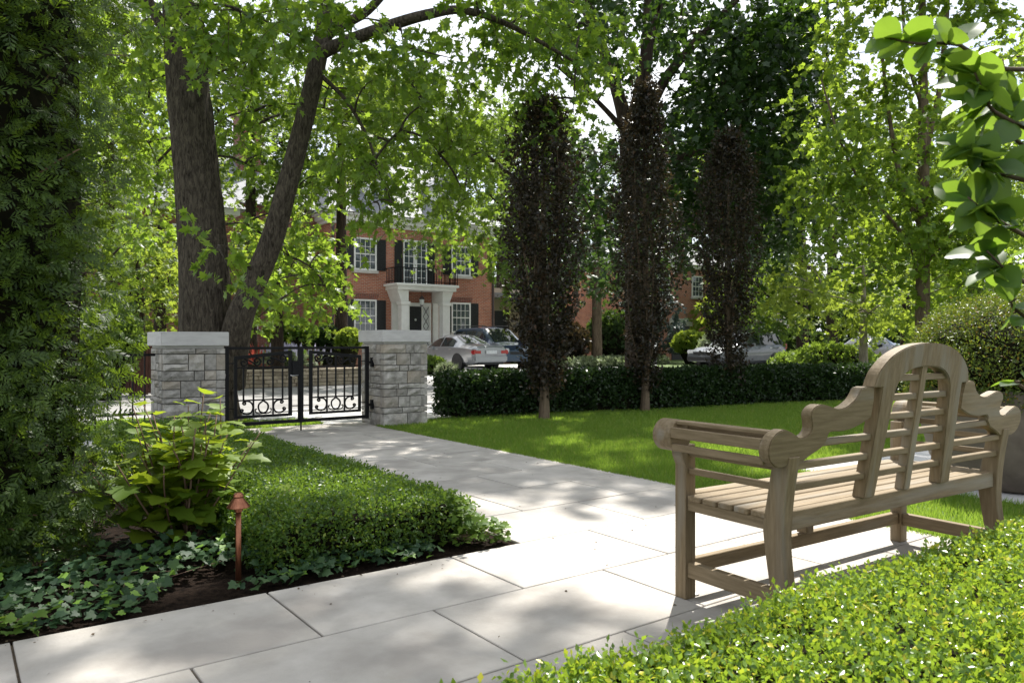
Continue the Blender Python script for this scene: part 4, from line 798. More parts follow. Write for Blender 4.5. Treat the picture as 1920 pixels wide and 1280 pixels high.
# --- broad leaved shrub reaching in from the right
bs = Vector((1.62, 1.62, 0)); big = thing('broad_leaved_shrub', 'out of focus shrub branch with broad rounded leaves over the clipped ball', 'shrub', bs)
s = MB(); lv = Leaves(); s.tube([(0, 0, 0), (-.05, .02, .5), (-.1, .04, 1.1), (-.16, .05, 1.9)], [.02, .017, .012, .006], 8)
def bough(pts, r=.006):
    P = smooth_path([Vector(p) - bs for p in pts], 4); s.tube(P, [r * (1 - .7 * i / (len(P) - 1)) for i in range(len(P))], 6); return P
for pts, n, sz in [([bs + Vector((-.14, .05, 1.75)), at(1890, 130, 1.62), at(1800, 85, 1.6), at(1720, 82, 1.58), at(1668, 72, 1.57)], 15, .088), ([bs + Vector((-.12, .05, 1.45)), at(1900, 230, 1.6), at(1850, 180, 1.58), at(1825, 130, 1.56)], 16, .095), ([bs + Vector((-.12, .04, 1.4)), at(1890, 330, 1.58), at(1840, 300, 1.55), at(1815, 260, 1.54)], 16, .092), ([bs + Vector((-.1, .04, 1.15)), at(1900, 430, 1.58), at(1850, 400, 1.56), at(1815, 370, 1.55)], 16, .09), ([bs + Vector((-.1, .03, 1.05)), at(1905, 520, 1.6), at(1880, 500, 1.58), at(1850, 470, 1.57)], 8, .09), ([bs + Vector((-.1, .03, .95)), at(1930, 600, 1.6), at(1905, 560, 1.58)], 5, .09), ([bs + Vector((-.1, .04, 1.5)), at(1930, 280, 1.66), at(1895, 190, 1.66), at(1880, 110, 1.68)], 14, .085), ([bs + Vector((-.1, .03, .8)), at(1940, 740, 1.6), at(1912, 715, 1.6)], 3, .06)]:
    P = bough(pts); n = int(n * 1.9); sz *= .86
    for j in range(n):
        t = min(1, .2 + .8 * (j + rg.random() * .6) / n); q = P[min(int(t * (len(P) - 1)), len(P) - 1)]; d = (P[-1] - P[0]).normalized() * .5 + Vector((rg.gauss(0, .7), rg.gauss(0, .6), rg.gauss(0, .6)))
        lv.add([tuple(bs + q)], [tuple(d)], [(rg.gauss(0, .5), rg.gauss(-.3, .5), .8)], sz * rg.uniform(.75, 1.15))
for i in range(26):                                                # the rest of the bush, to the right of the view
    a = rg.uniform(-2.6, 1.2); z = rg.uniform(.5, 1.9); r = rg.uniform(.25, .5); tip = bs + Vector((-.1 + math.cos(a) * r, .04 + math.sin(a) * r, z + rg.uniform(0, .2)))
    if tip.x < .74 * tip.y: tip.x = .74 * tip.y + rg.uniform(.02, .2)
    P = bough([bs + Vector((-.12, .04, z - .25)), (bs + Vector((-.12, .04, z)) + tip) / 2 + Vector((0, 0, .04)), tip], .005)
    for j in range(11):
        q = P[min(int((.2 + .8 * j / 10) * (len(P) - 1)), len(P) - 1)]; lv.add([tuple(bs + q)], [(rg.gauss(0, .7) + .2, rg.gauss(0, .6), rg.gauss(0, .5))], [(rg.gauss(0, .5), rg.gauss(-.3, .5), .8)], .09 * rg.uniform(.7, 1.1))
s.build('branches', M['twig'], big, smooth=True)['kind'] = 'stuff'; lv.build('foliage', 'obovate', M['bigleaf'], big, picks=300, origin=bs, stuff=True)
# ------------------------------------------------------------------ brick house opposite
M['brick'] = brickmat('red_brick', (.44, .155, .085), (.31, .10, .06), (.42, .37, .31))
M['brick2'] = brickmat('dark_red_brick', (.24, .075, .05), (.15, .05, .036), (.22, .19, .16))
M['white'] = surf('white_paint', (.72, .72, .70), (.80, .80, .78), rough=.5, scale=3)
M['sill'] = surf('stone_sill', (.45, .43, .40), (.55, .53, .50), rough=.8, scale=6)
M['shutter'] = surf('black_paint', (.010, .010, .012), (.018, .018, .02), rough=.4, scale=8)
M['slate'] = surf('grey_roof', (.16, .165, .18), (.24, .25, .265), rough=.7, scale=9, stretch=(1, 1, 6), bump=.01, bscale=14)
M['glass'] = glassmat('window_glass', (.06, .075, .085), .05)
M['render'] = surf('beige_render', (.36, .31, .24), (.42, .36, .28), rough=.85, scale=2)
M['gutter'] = surf('dark_gutter', (.06, .045, .045), (.08, .06, .06), rough=.5)
M['fence'] = surf('red_brown_fence', (.06, .025, .018), (.11, .045, .03), rough=.8, scale=4, stretch=(6, 6, 1), per_obj=.2)
M['walling'] = surf('tan_walling', (.30, .25, .18), (.46, .39, .29), rough=.85, scale=6, bump=.006, bscale=20, per_obj=.18)
M['plate'] = surf('white_panel', (.6, .62, .62), (.7, .72, .72), rough=.6)
HU, HV = 15.97, 29.94
def on_house(s, t=0.0, z=0.0): return W(HU + s, HV + t, z)
def window(parent, s, z0, z1, w, cols, rows, y=0.0, sill=True, shut=True):
    wd = MB(); fr = .075
    wd.box(s - w/2, s + w/2, y - .07, y - .001, z1 - fr, z1); wd.box(s - w/2, s + w/2, y - .07, y - .001, z0, z0 + fr); wd.box(s - w/2, s - w/2 + fr, y - .07, y - .001, z0 + fr, z1 - fr); wd.box(s + w/2 - fr, s + w/2, y - .07, y - .001, z0 + fr, z1 - fr)
    zm = (z0 + z1) / 2; wd.box(s - w/2 + fr, s + w/2 - fr, y - .055, y - .03, zm - .025, zm + .025)
    o = wd.build('window', M['white'], parent)
    a, b, c, d = s - w/2 + fr, s + w/2 - fr, z0 + fr, z1 - fr
    MB().box(a, b, y - .025, y - .012, c, zm - .025).build('pane', M['glass'], o); MB().box(a, b, y - .026, y - .013, zm + .025, d).build('pane', M['glass'], o)
    g = MB()
    for i in range(1, cols): x = a + (b - a) * i / cols; g.box(x - .011, x + .011, y - .045, y - .0255, c, zm - .025); g.box(x - .011, x + .011, y - .046, y - .0265, zm + .025, d)
    for j in range(1, rows):
        for q0, q1 in ((c, zm - .025), (zm + .025, d)): z = q0 + (q1 - q0) * j / rows; g.box(a, b, y - .043, y - .0275, z - .011, z + .011)
    g.build('glazing_bars', M['white'], o)
    if sill: MB().box(s - w/2 - .08, s + w/2 + .08, y - .13, y - .0005, z0 - .14, z0 - .003).build('sill', M['sill'], o, bevel=.01)
    if shut:
        for sg in (-1, 1):
            x0 = s + sg * (w/2 + .02); x1 = s + sg * (w/2 + .50); sh = MB().box(min(x0, x1), max(x0, x1), y - .05, y - .001, z0 + .01, z1 - .02).build('shutter', M['shutter'], parent)
            lo = MB()
            for k in range(14): z = z0 + .1 + (z1 - z0 - .2) * k / 13; lo.box(min(x0, x1) + .05, max(x0, x1) - .05, y - .062, y - .0505, z - .018, z + .018)
            lo.build('louvres', M['shutter'], sh)
house = thing('brick_house', 'red brick house with black shutters, white portico and iron balcony', 'house', on_house(0), GA)
MB().box(-4.4, 4.8, 0, 9, -.1, 6.62).build('wall', M['brick'], house)
wing = MB().box(-9.6, -4.405, 1.4, 9, -.1, 7.3).build('wall', M['brick2'], house)
MB().box(-4.5, 4.9, -.10, 9, 6.62, 6.80).box(-4.62, 5.02, -.32, 9.1, 6.80, 7.02).box(-4.75, 5.15, -.5, 9.2, 7.02, 7.14).build('cornice', M['white'], house, bevel=.02)
rf = MB(); rf.add([(-4.85, -.6, 7.14), (5.25, -.6, 7.14), (5.25, 9.3, 7.14), (-4.85, 9.3, 7.14), (-2.6, 3.6, 10.6), (3.0, 3.6, 10.6), (3.0, 5.2, 10.6), (-2.6, 5.2, 10.6)], [(0,1,5,4),(1,2,6,5),(2,3,7,6),(3,0,4,7),(4,5,6,7),(3,2,1,0)]); roof = rf.build('roof', M['slate'], house)
rf = MB(); rf.add([(-9.9, 1.0, 7.3), (-4.2, 1.0, 7.3), (-4.2, 9.3, 7.3), (-9.9, 9.3, 7.3), (-9.9, 5.0, 10.2), (-4.2, 5.0, 10.2)], [(0,1,5,4),(2,3,4,5),(1,2,5),(3,0,4),(3,2,1,0)]); rf.build('roof', M['slate'], house)
MB().box(-7.4, -6.2, 3.8, 4.8, 8.5, 12.0).box(-7.5, -6.1, 3.7, 4.9, 12.0, 12.2).build('chimney', M['brick2'], house)
for s in (-1.6, 2.2):
    d = MB().box(s - .75, s + .75, .55, 3.2, 7.6, 9.1).build('dormer', M['white'], house); window(house, s, 7.9, 8.95, .95, 3, 2, .55, False, False)
    MB().extrude([(s - .95, .35, 9.1), (s + .95, .35, 9.1), (s, .35, 9.75)], (0, 3.2, 0)).build('dormer_roof', M['slate'], house)
for s in (-2.68, 2.68): window(house, s, 1.60, 3.14, 1.16, 4, 2); window(house, s, 4.52, 6.05, 1.16, 4, 2)
window(house, -6.0, 4.9, 6.0, .8, 3, 2, 1.4); window(house, -7.8, 1.7, 3.2, 1.0, 4, 2, 1.4, True, False); window(house, -8.2, 4.6, 6.0, 1.0, 4, 2, 1.4, True, False)
for s in (-2.68, 2.68):
    m = MB()
    for k in range(13): q = -.62 + 1.24 * k / 12; a = q * .38; m.hexa([(s + q - .038, -.018, 3.17), (s + q + .038, -.018, 3.17), (s + q + .038, .02, 3.17), (s + q - .038, .02, 3.17), (s + q + a * .32 - .042, -.018, 3.42), (s + q + a * .32 + .042, -.018, 3.42), (s + q + a * .32 + .042, .02, 3.42), (s + q + a * .32 - .042, .02, 3.42)])
    m.build('brick_arch', M['brick2'], house)
# portico
for s in (-1.14, 1.14):
    col = MB().box(s - .20, s + .20, -1.15, -.75, .75, 3.0).box(s - .26, s + .26, -1.21, -.69, .75, .95).box(s - .25, s + .25, -1.2, -.7, 2.9, 3.05).build('column', M['white'], house, bevel=.015)
    sg = 1 if s > 0 else -1; MB().extrude([(s - .20, -1.12, 3.05), (s + .20, -1.12, 3.05), (s + .20 + (.22 if sg > 0 else 0), -1.12, 3.60), (s - .20 - (.22 if sg < 0 else 0), -1.12, 3.60)], (0, 1.1, 0)).build('bracket', M['white'], house, bevel=.02)
    MB().box(s - .16, s + .16, -.12, -.001, .75, 3.05).build('pilaster', M['white'], house)
MB().box(-1.62, 1.62, -1.3, -.0008, 3.60, 3.78).box(-1.72, 1.72, -1.4, -.0008, 3.78, 3.90).build('portico_roof', M['white'], house, bevel=.02)
MB().box(-1.9, 1.9, -1.6, -.0008, -.1, .75).box(-1.3, 1.3, -2.0, -1.6, -.1, .55).box(-1.3, 1.3, -2.4, -2.0, -.1, .35).box(-1.3, 1.3, -2.8, -2.4, -.1, .16).build('steps', M['sill'], house, bevel=.01)
MB().box(-.88, -.78, -.10, -.001, .75, 3.02).box(.78, .88, -.10, -.001, .75, 3.02).box(-.42, -.34, -.10, -.001, .75, 2.9).box(.34, .42, -.10, -.001, .75, 2.9).box(-.88, .88, -.11, -.001, 2.88, 3.06).build('door_surround', M['white'], house)
dr = MB().box(-.34, .34, -.06, -.001, .75, 2.88).build('door', M['shutter'], house)
for x0, x1 in ((-.27, -.03), (.03, .27)):
    for z0, z1 in ((.9, 1.45), (1.6, 2.15), (2.3, 2.75)): MB().box(x0, x1, -.075, -.0605, z0, z1).build('panel', M['shutter'], dr, bevel=.01)
MB().lathe([(.055, -.09), (.06, -.08), (.06, -.0765)], 14, (0, 0, 2.22), 'y').build('knocker', M['steel'], dr)
for s in (-.60, .60):
    sl = MB().box(s - .18, s + .18, -.05, -.001, .75, 2.88).build('sidelight', M['plate'], house); k = MB()
    for j in range(4):
        z = .95 + j * .48; k.bar((s - .15, -.06, z), (s, -.06, z + .24), .02, .02); k.bar((s + .15, -.06, z), (s, -.06, z + .24), .02, .02); k.bar((s - .15, -.06, z + .48), (s, -.06, z + .24), .02, .02); k.bar((s + .15, -.06, z + .48), (s, -.06, z + .24), .02, .02)
    k.build('tracery', M['gutter'], sl)
fd = MB().box(-.66, -.60, -.07, -.001, 3.9, 6.1).box(.60, .66, -.07, -.001, 3.9, 6.1).box(-.66, .66, -.072, -.001, 6.02, 6.14).box(-.10, .10, -.065, -.001, 3.9, 6.02).build('balcony_door', M['white'], house)
for x0, x1 in ((-.60, -.10), (.10, .60)):
    MB().box(x0, x1, -.03, -.01, 3.95, 6.02).build('pane', M['glass'], fd); k = MB(); k.box((x0 + x1) / 2 - .014, (x0 + x1) / 2 + .014, -.05, -.031, 3.95, 6.02)
    for j in range(1, 6): z = 3.95 + 2.07 * j / 6; k.box(x0, x1, -.048, -.0315, z - .014, z + .014)
    k.build('glazing_bars', M['white'], fd)
for sg in (-1, 1): x0, x1 = sg * .70, sg * 1.12; MB().box(min(x0, x1), max(x0, x1), -.05, -.001, 3.93, 6.08).build('shutter', M['shutter'], house)
bal = MB().box(-1.66, 1.66, -1.34, -1.31, 4.62, 4.66).box(-1.66, 1.66, -1.34, -1.31, 4.0, 4.03).box(-1.66, -1.63, -1.31, -.01, 4.62, 4.66).box(1.63, 1.66, -1.31, -.01, 4.62, 4.66).box(-1.66, -1.63, -1.31, -.01, 4.0, 4.03).box(1.63, 1.66, -1.31, -.01, 4.0, 4.03).build('balcony_railing', M['iron'], house)
for i in range(23): x = -1.65 + 3.3 * i / 22; MB().box(x - .014, x + .014, -1.339, -1.311, 3.9, 4.62).build('baluster', M['iron'], bal)
for sg in (-1, 1):
    for i in range(1, 8): y = -1.31 + 1.25 * i / 8; MB().box(sg * 1.645 - .012, sg * 1.645 + .012, y - .012, y + .012, 3.9, 4.62).build('baluster', M['iron'], bal)
lan = MB().lathe([(.04, 2.86), (.10, 2.90), (.13, 3.2), (.16, 3.22), (.03, 3.38)], 6, (0, -.7, 0)).build('lantern', M['gutter'], house); MB().tube([(0, -.7, 3.4), (0, -.7, 3.6)], .012, 5).build('chain', M['gutter'], lan); MB().lathe([(.108, 2.92), (.134, 3.19)], 6, (0, -.7, 0)).build('glass', M['plate'], lan)
for s in (-4.3, 4.68): MB().box(s - .05, s + .05, -.09, -.0008, -.05, 6.6).build('downpipe', M['gutter'], house)
# porch beside the house
pr = thing('side_porch', 'beige porch with dark doorway adjoining the brick house', 'porch', on_house(4.82, 1.2), GA)
MB().box(0, 4.6, 1.2, 5, -.1, 4.2).build('wall', M['render'], pr); MB().box(-.0, 4.9, -.6, 5.2, 3.55, 3.8).build('roof', M['slate'], pr); MB().box(1.6, 2.7, 1.16, 1.199, .4, 2.9).build('doorway', M['shutter'], pr)
for s in (.35, 3.9): MB().box(s - .2, s + .2, -.4, 0, -.1, 3.55).build('column', M['render'], pr, bevel=.01)
MB().box(.0, 4.4, -.45, .05, -.1, 1.1).build('parapet', M['brick2'], pr)

# other houses
def plain_house(label, u, v, w, d, h, mat, wins, roofh=3.0, hip=True, cat='house'):
    t = thing('neighbour_house', label, cat, W(u, v), GA); MB().box(0, w, 0, d, -.1, h).build('wall', M[mat], t); e = .5
    MB().box(-.25, w + .25, -.25, d + .25, h, h + .22).build('cornice', M['white'], t)
    r = MB(); k = w * .25 if hip else 0; r.add([(-e, -e, h + .22), (w + e, -e, h + .22), (w + e, d + e, h + .22), (-e, d + e, h + .22), (k, d / 2, h + roofh), (w - k, d / 2, h + roofh)], [(0,1,5,4),(2,3,4,5),(1,2,5),(3,0,4),(3,2,1,0)]); r.build('roof', M['slate'], t)
    for s, z0, z1, ww in wins: window(t, s, z0, z1, ww, 3, 2, 0, True, False)
    return t
hl_ = at(235, 500, 27); uu, vv = UV(hl_.x, hl_.y)
plain_house('dark brick house glimpsed through leaves left of the big maple', uu - 4.2, vv + .5, 8.0, 9, 6.0, 'brick2', [(1.4, 1.6, 3.0, 1.0), (4.3, 4.2, 5.5, 1.1), (6.4, 4.2, 5.5, 1.1), (4.2, 1.6, 3.0, 1.0)])
hr = at(1282, 640, 47); uu, vv = UV(hr.x, hr.y)
nh = plain_house('brick house with dark garage door half hidden by the spruce', uu - 3.4, vv, 7.2, 8, 5.6, 'brick', [(1.6, 3.9, 5.2, 1.0), (4.6, 3.9, 5.2, 1.0)])
MB().box(2.3, 3.9, -.05, -.001, 0, 2.1).build('garage_door', M['shutter'], nh); MB().box(2.1, 4.1, -.09, -.001, 2.1, 2.55).build('lintel', M['sill'], nh); MB().box(.2, 1.4, -.09, -.001, 1.9, 3.4).build('white_panel', M['plate'], nh)
h3 = at(1420, 640, 60); uu, vv = UV(h3.x, h3.y)
n3 = plain_house('grey rendered house with a columned porch far down the street', uu - 2, vv, 8, 8, 5.8, 'render', [(2, 3.8, 5.2, 1.1), (5, 3.8, 5.2, 1.1)])
for s in (1, 2.4, 3.8): MB().box(s - .12, s + .12, -1.3, -1.06, 0, 2.8).build('column', M['white'], n3)
MB().box(.5, 4.3, -1.5, -.001, 2.8, 3.2).build('porch_roof', M['slate'], n3)

# ------------------------------------------------------------------ front garden across the street
def shrub(name, label, px, py, Y, rx, rz, n, mat, size, tpl='tuft', cat='shrub', group=None, flat=False):
    c = at(px, py, Y); b = Vector((c.x, c.y, 0)); th = thing(name, label, cat, b, 0, group); lv = Leaves(); q = unit(RNG.normal(size=(n, 3))); rr = (1 + .14 * np.array([nz(p, 2.2, px) for p in q]) + RNG.uniform(-.25, .05, n))[:, None]
    P = q * rr * [rx, rx * .9, rz] + np.array(c); ok = P[:, 2] > .01; P, q = P[ok], q[ok]; m = len(P); lv.add(P, q * .6 + RNG.normal(size=(m, 3)) * .6 + [0, 0, .3], q + RNG.normal(size=(m, 3)) * .6, size * RNG.uniform(.6, 1.2, m)); lv.build('foliage', tpl, M[mat], th, origin=b)
    MB().lathe([(rx * .3, .0), (rx * .75, max(.02, c.z - rz * .6)), (rx * .78, c.z), (rx * .4, c.z + rz * .7)], 10, (0, 0, 0)).build('light_block_core', M['core'], th); return th  # dark solid added behind the leaves as a light-blocking core
shrub('clipped_shrub', 'clipped green shrub above the low curved stone wall', 545, 622, 26, .85, .42, 1600, 'box_dark', .16)
shrub('clipped_shrub', 'dark clipped shrub under the ground floor window', 620, 634, 27, .62, .42, 1100, 'yew', .16)
shrub('clipped_shrub', 'lighter green clipped shrub behind the pillar cap', 655, 638, 26, .45, .38, 900, 'far_light', .13)
shrub('garden_shrub', 'bright yellow green bush before the neighbouring brick house', 1295, 642, 38, .85, .5, 1200, 'far_light', .2)
shrub('garden_shrub', 'pale flowering shrub behind the parked silver car', 1345, 655, 33, .75, .75, 900, 'bed_plant', .2)
shrub('garden_shrub', 'dark shrub between the garden tree and the minivan', 1060, 640, 36, 1.1, .9, 1300, 'beech', .2)
shrub('garden_shrub', 'deep green shrub beside the brown tree trunk', 1150, 630, 38, 1.3, 1.2, 1500, 'far_dark', .22)
shrub('garden_shrub', 'broad dark shrub under the tree beyond the silver car', 1500, 648, 36, 1.2, .8, 1300, 'far_dark', .22)
shrub('garden_shrub', 'rounded green shrub at the corner of the forecourt', 812, 688, 27, .42, .36, 700, 'far_leaf', .12)
shrub('garden_shrub', 'silvery grass clump beside the parked sedan', 838, 694, 26, .38, .26, 700, 'bed_plant', .14, 'needle')
shrub('garden_shrub', 'bushy green shrub behind the low fence by the boulders', 205, 640, 15, .6, .7, 1000, 'far_leaf', .13)
shrub('garden_shrub', 'loose leafy shrub beyond the end of the dark hedge', 1560, 672, 18.5, .95, .34, 1100, 'far_leaf', .12)
shrub('garden_shrub', 'green shrub at the foot of the pale trunk', 1500, 680, 19.5, .7, .30, 700, 'far_leaf', .12)
# red spiky plant and sage flowers
c = gnd(485, 700); c = at(485, 660, 23); b = Vector((c.x, c.y, .45)); th = thing('spiky_plant', 'red spiky cordyline above the low curved wall', 'plant', b); lv = Leaves(); n = 46
a = RNG.uniform(0, 6.28, n); e = RNG.uniform(.15, 1.3, n); lv.add(np.tile(np.array(b), (n, 1)), np.stack([np.cos(a) * np.cos(e), np.sin(a) * np.cos(e), np.sin(e)], 1), RNG.normal(size=(n, 3)), RNG.uniform(.45, .8, n)); M['red'] = leafmat('cordyline', (.30, .05, .045), (.45, .10, .08), (.55, .10, .06), .3); lv.build('leaves', 'needle', M['red'], th, origin=b)
c = at(540, 648, 23); b = Vector((c.x, c.y, .45)); th = thing('sage_plant', 'pale lilac flower spikes beside the red cordyline', 'plant', b); lv = Leaves(); n = 90
M['lilac'] = surf('lilac_flower', (.42, .40, .55), (.62, .58, .72), rough=.8); P = np.stack([RNG.normal(size=n) * .42, RNG.normal(size=n) * .3, np.zeros(n)], 1) + np.array(b); lv.add(P + [0, 0, .25], np.stack([RNG.normal(size=n) * .15, RNG.normal(size=n) * .15, np.ones(n)], 1), RNG.normal(size=(n, 3)), RNG.uniform(.25, .45, n)); lv.build('flowers', 'slim', M['lilac'], th, origin=b, stuff=True)
lv = Leaves(); n = 500; lv.add(np.stack([RNG.normal(size=n) * .45, RNG.normal(size=n) * .35, RNG.uniform(0, .35, n)], 1) + np.array(b), RNG.normal(size=(n, 3)) * .6 + [0, 0, .6], RNG.normal(size=(n, 3)), .13); lv.build('foliage', 'tuft', M['bed_plant'], th, origin=b)
# low curved wall of flat stones
wc = gnd(540, 722); th = thing('planter_wall', 'low curved planter wall of tan flat stones seen through the gate', 'wall', wc, GA); rgw = random.Random(8)
for r in range(5):
    x = -2.6
    while x < 2.7:
        w = rgw.uniform(.25, .6); q = x + w / 2; cv = -.35 + .10 * q * q * .35
        if r < 4: o = MB().box(-w / 2 + .006, w / 2 - .006, 0, .28, .004, .096).build('stone', M['walling'], th, bevel=.012)
        else: o = MB().box(-w / 2 + .003, w / 2 - .003, -.03, .32, .002, .06).build('coping', M['walling'], th, bevel=.008)
        o.matrix_local = Matrix.Translation((q, cv + rgw.uniform(-.01, .01), -.03 + r * .10)) @ Matrix.Rotation(.07 * q, 4, 'Z'); x += w
MB().add([(-2.6, .2, .36), (2.6, .2, .36), (2.6, 3.2, .40), (-2.6, 3.2, .40)], [(0, 1, 2, 3)]).build('soil', M['soil'], th)
# bed with variegated ground cover and its kerb
gb = gnd(1125, 688); lv = Leaves(); n = 2600; q0, q1 = UV(gb.x, gb.y); uu = RNG.uniform(q0 - 1.5, q0 + 5.2, n); vv = RNG.uniform(q1 + .2, q1 + 2.6, n)
P = np.stack([OX + CA * uu - SA * vv, OY + SA * uu + CA * vv, RNG.uniform(.03, .42, n)], 1); lv.add(P, RNG.normal(size=(n, 3)) + [0, 0, .7], RNG.normal(size=(n, 3)) + [0, 0, .8], .17 * RNG.uniform(.6, 1.2, n)); o = lv.build('ground_cover', 'tuft', M['bed_plant'], None, stuff=True); tag(o, 'pale variegated ground cover in the bed beyond the hedge', 'ground cover')
# fence and boulders at the far left
th = thing('board_fence', 'red brown board fence behind the left stone pillar', 'fence', at(150, 700, 17) * 1.0 - Vector((0, 0, at(150, 700, 17).z)), R(-8))
for i in range(22): MB().box(i * .15, i * .15 + .142, -.012, .012, .02, 1.05 + .012 * (i % 3)).build('board', M['fence'], th, bevel=.004)
for z in (.2, .85): MB().box(0, 3.3, .013, .05, z, z + .08).build('rail', M['fence'], th)
for i, (px, py, r, lab) in enumerate([(252, 716, .22, 'rounded pale boulder by the red brown fence'), (228, 722, .15, 'small boulder beside the larger pale one')]):
    m = MB(); p = gnd(px, py + 12); V, Fc = [], []
    for a in range(7):
        for b_ in range(12): ph, t = math.pi * a / 6, 6.283 * b_ / 12; q = (math.sin(ph) * math.cos(t), math.sin(ph) * math.sin(t), math.cos(ph)); s_ = 1 + .25 * nz(q, 1.2, i + 3); V.append((q[0] * r * 1.4 * s_, q[1] * r * s_, r * .7 + q[2] * r * .75 * s_))
    for a in range(6):
        for b_ in range(12): Fc.append((a*12+b_, a*12+(b_+1)%12, (a+1)*12+(b_+1)%12, (a+1)*12+b_))
    m.add(V, Fc); o = m.build('boulder', M['walling'], None, smooth=True); o.location = p; tag(o, lab, 'boulder')

# ------------------------------------------------------------------ cars
M['silver'] = surf('silver_paint', (.30, .31, .325), (.32, .33, .345), rough=.33, metal=.5, coat=.8)
M['blue'] = surf('blue_paint', (.03, .055, .105), (.035, .06, .11), rough=.28, metal=.45, coat=.8)
M['grey'] = surf('grey_paint', (.11, .12, .13), (.12, .13, .14), rough=.33, metal=.4, coat=.8)
M['darkpaint'] = surf('dark_paint', (.02, .02, .03), (.025, .025, .035), rough=.25, coat=.8)
M['carglass'] = glassmat('car_glass', (.025, .03, .03), .03)
M['tyre'] = surf('tyre', (.012, .012, .012), (.02, .02, .02), rough=.85)
M['rim'] = surf('alloy', (.55, .55, .56), (.6, .6, .6), rough=.3, metal=.8)
M['taillight'] = surf('red_lamp', (.35, .015, .02), (.45, .02, .025), rough=.15, coat=.6)
M['headlight'] = surf('clear_lamp', (.65, .66, .66), (.75, .75, .75), rough=.12, coat=.6)
M['plastic'] = surf('black_plastic', (.018, .018, .019), (.026, .026, .027), rough=.6)
def car(name, label, loc, heading, L, Wd, prof, roofz, wheels, wr, paint, side_win, wind, rear, clad=None, rails=False, tail=None, head=None):
    """prof rows: x from tail, bottom z, belt z, top z, half width bottom, belt, top"""
    th = thing(name, label, 'car', loc, heading, 'parked cars'); pf = np.array(prof, float)
    def st(x): return [np.interp(x, pf[:, 0], pf[:, i]) for i in range(1, 7)]
    def ring(x):
        zb, zl, zt, wb, wl, wt = st(x); zm = zb + (zl - zb) * .55
        return [(wb * .86, zb), (wb, zb + .10), (wl * 1.01, zm), (wl, zl), (wl + (wt - wl) * .88, zl + (zt - zl) * .90), (wt * .86, zt), (wt * .5, zt + .02), (0, zt + .028)]
    xs = sorted(set(list(np.linspace(0, L, 46)) + list(pf[:, 0]))); V, Fc = [], []; n = 15
    for x in xs:
        r = ring(x); full = r + [(-a, b) for a, b in r[-2::-1]]; V += [(x - L / 2, a, b) for a, b in full]
    for i in range(len(xs) - 1):
        for k in range(n): a, b = i * n + k, i * n + (k + 1) % n; Fc.append((a, b, b + n, a + n))
    Fc += [tuple(range(n)), tuple(range((len(xs) - 1) * n, len(xs) * n))]
    body = MB().add(V, Fc).build('body', M[paint], th, smooth=True); body.data.set_sharp_from_angle(angle=R(38))
    def side(x, t, sg, off=.006): r = ring(x); a, b = r[3], r[4]; return (x - L / 2, sg * (a[0] + (b[0] - a[0]) * t + off), a[1] + (b[1] - a[1]) * t)
    for x0, x1 in side_win:
        for sg in (-1, 1):
            g = np.linspace(x0, x1, 7); lo = [side(x, .08, sg) for x in g]; hi = [side(x, .90, sg) for x in g]; m = MB(); m.add(lo + hi, [(i, i + 1, 8 + i, 7 + i) for i in range(6)]); m.build('side_window', M['carglass'], th, smooth=True)
    for (x0, x1), nm in ((wind, 'windscreen'), (rear, 'rear_window')):
        g = np.linspace(x0, x1, 7); V2, F2 = [], []
        for x in g:
            zb, zl, zt, wb, wl, wt = st(x); V2 += [(x - L / 2, wt * q, zt + .034 - .006 * abs(q) - (0 if abs(q) < .6 else .012)) for q in (-.84, -.5, 0, .5, .84)]
        for i in range(6):
            for k in range(4): F2.append((i*5+k, i*5+k+1, i*5+k+6, i*5+k+5))
        MB().add(V2, F2).build(nm, M['carglass'], th, smooth=True)
    for x in wheels:
        for sg in (-1, 1):
            y = sg * (Wd / 2 - .09); w = MB().lathe([(wr * .6, -.10), (wr * .93, -.105), (wr, -.06), (wr, .06), (wr * .93, .105), (wr * .6, .10)], 24, (x - L / 2, y, wr), 'y').build('wheel', M['tyre'], th, smooth=True)
            rm = MB(); rm.lathe([(wr * .66, -.02), (wr * .66, .085), (wr * .60, .092), (wr * .58, .02)], 20, (x - L / 2, y, wr), 'y') if sg > 0 else rm.lathe([(wr * .66, .02), (wr * .66, -.085), (wr * .60, -.092), (wr * .58, -.02)], 20, (x - L / 2, y, wr), 'y')
            for k in range(7): a = 6.283 * k / 7; rm.bar((x - L / 2, y + sg * .085, wr), (x - L / 2 + math.cos(a) * wr * .62, y + sg * .085, wr + math.sin(a) * wr * .62), .045, .02, (0, 1, 0))
            rm.build('rim', M['rim'], w)
            MB().lathe([(wr * 1.14, 0), (wr * 1.15, sg * .012), (wr * .9, sg * .013)], 24, (x - L / 2, sg * (st(x)[4] * 1.008), wr * 1.02), 'y').build('wheel_arch', M['plastic'], th)
    zb, zl = st(.1)[0], st(.1)[1]; wl = st(.12)[4]
    for sg in (-1, 1):
        a = MB(); z0, z1, t_ = tail; a.box(-L / 2 - .012, -L / 2 + .16, min(sg * wl * .55, sg * (wl * 1.015)), max(sg * wl * .55, sg * (wl * 1.015)), z0, z1); a.build('tail_light', M['taillight'], th, bevel=.03, seg=2)
        wl2 = st(L - .15)[4]; z0, z1, t_ = head; a = MB(); a.box(L / 2 - .22, L / 2 + .008, min(sg * wl2 * .55, sg * wl2 * 1.01), max(sg * wl2 * .55, sg * wl2 * 1.01), z0, z1); a.build('headlight', M['headlight'], th, bevel=.03, seg=2)
        MB().box(wind[0] - L / 2 - .15, wind[0] - L / 2 + .02, min(sg * (wl + .03), sg * (wl + .2)), max(sg * (wl + .03), sg * (wl + .2)), zl - .02, zl + .13).build('mirror', M[paint], th, bevel=.03, seg=2)
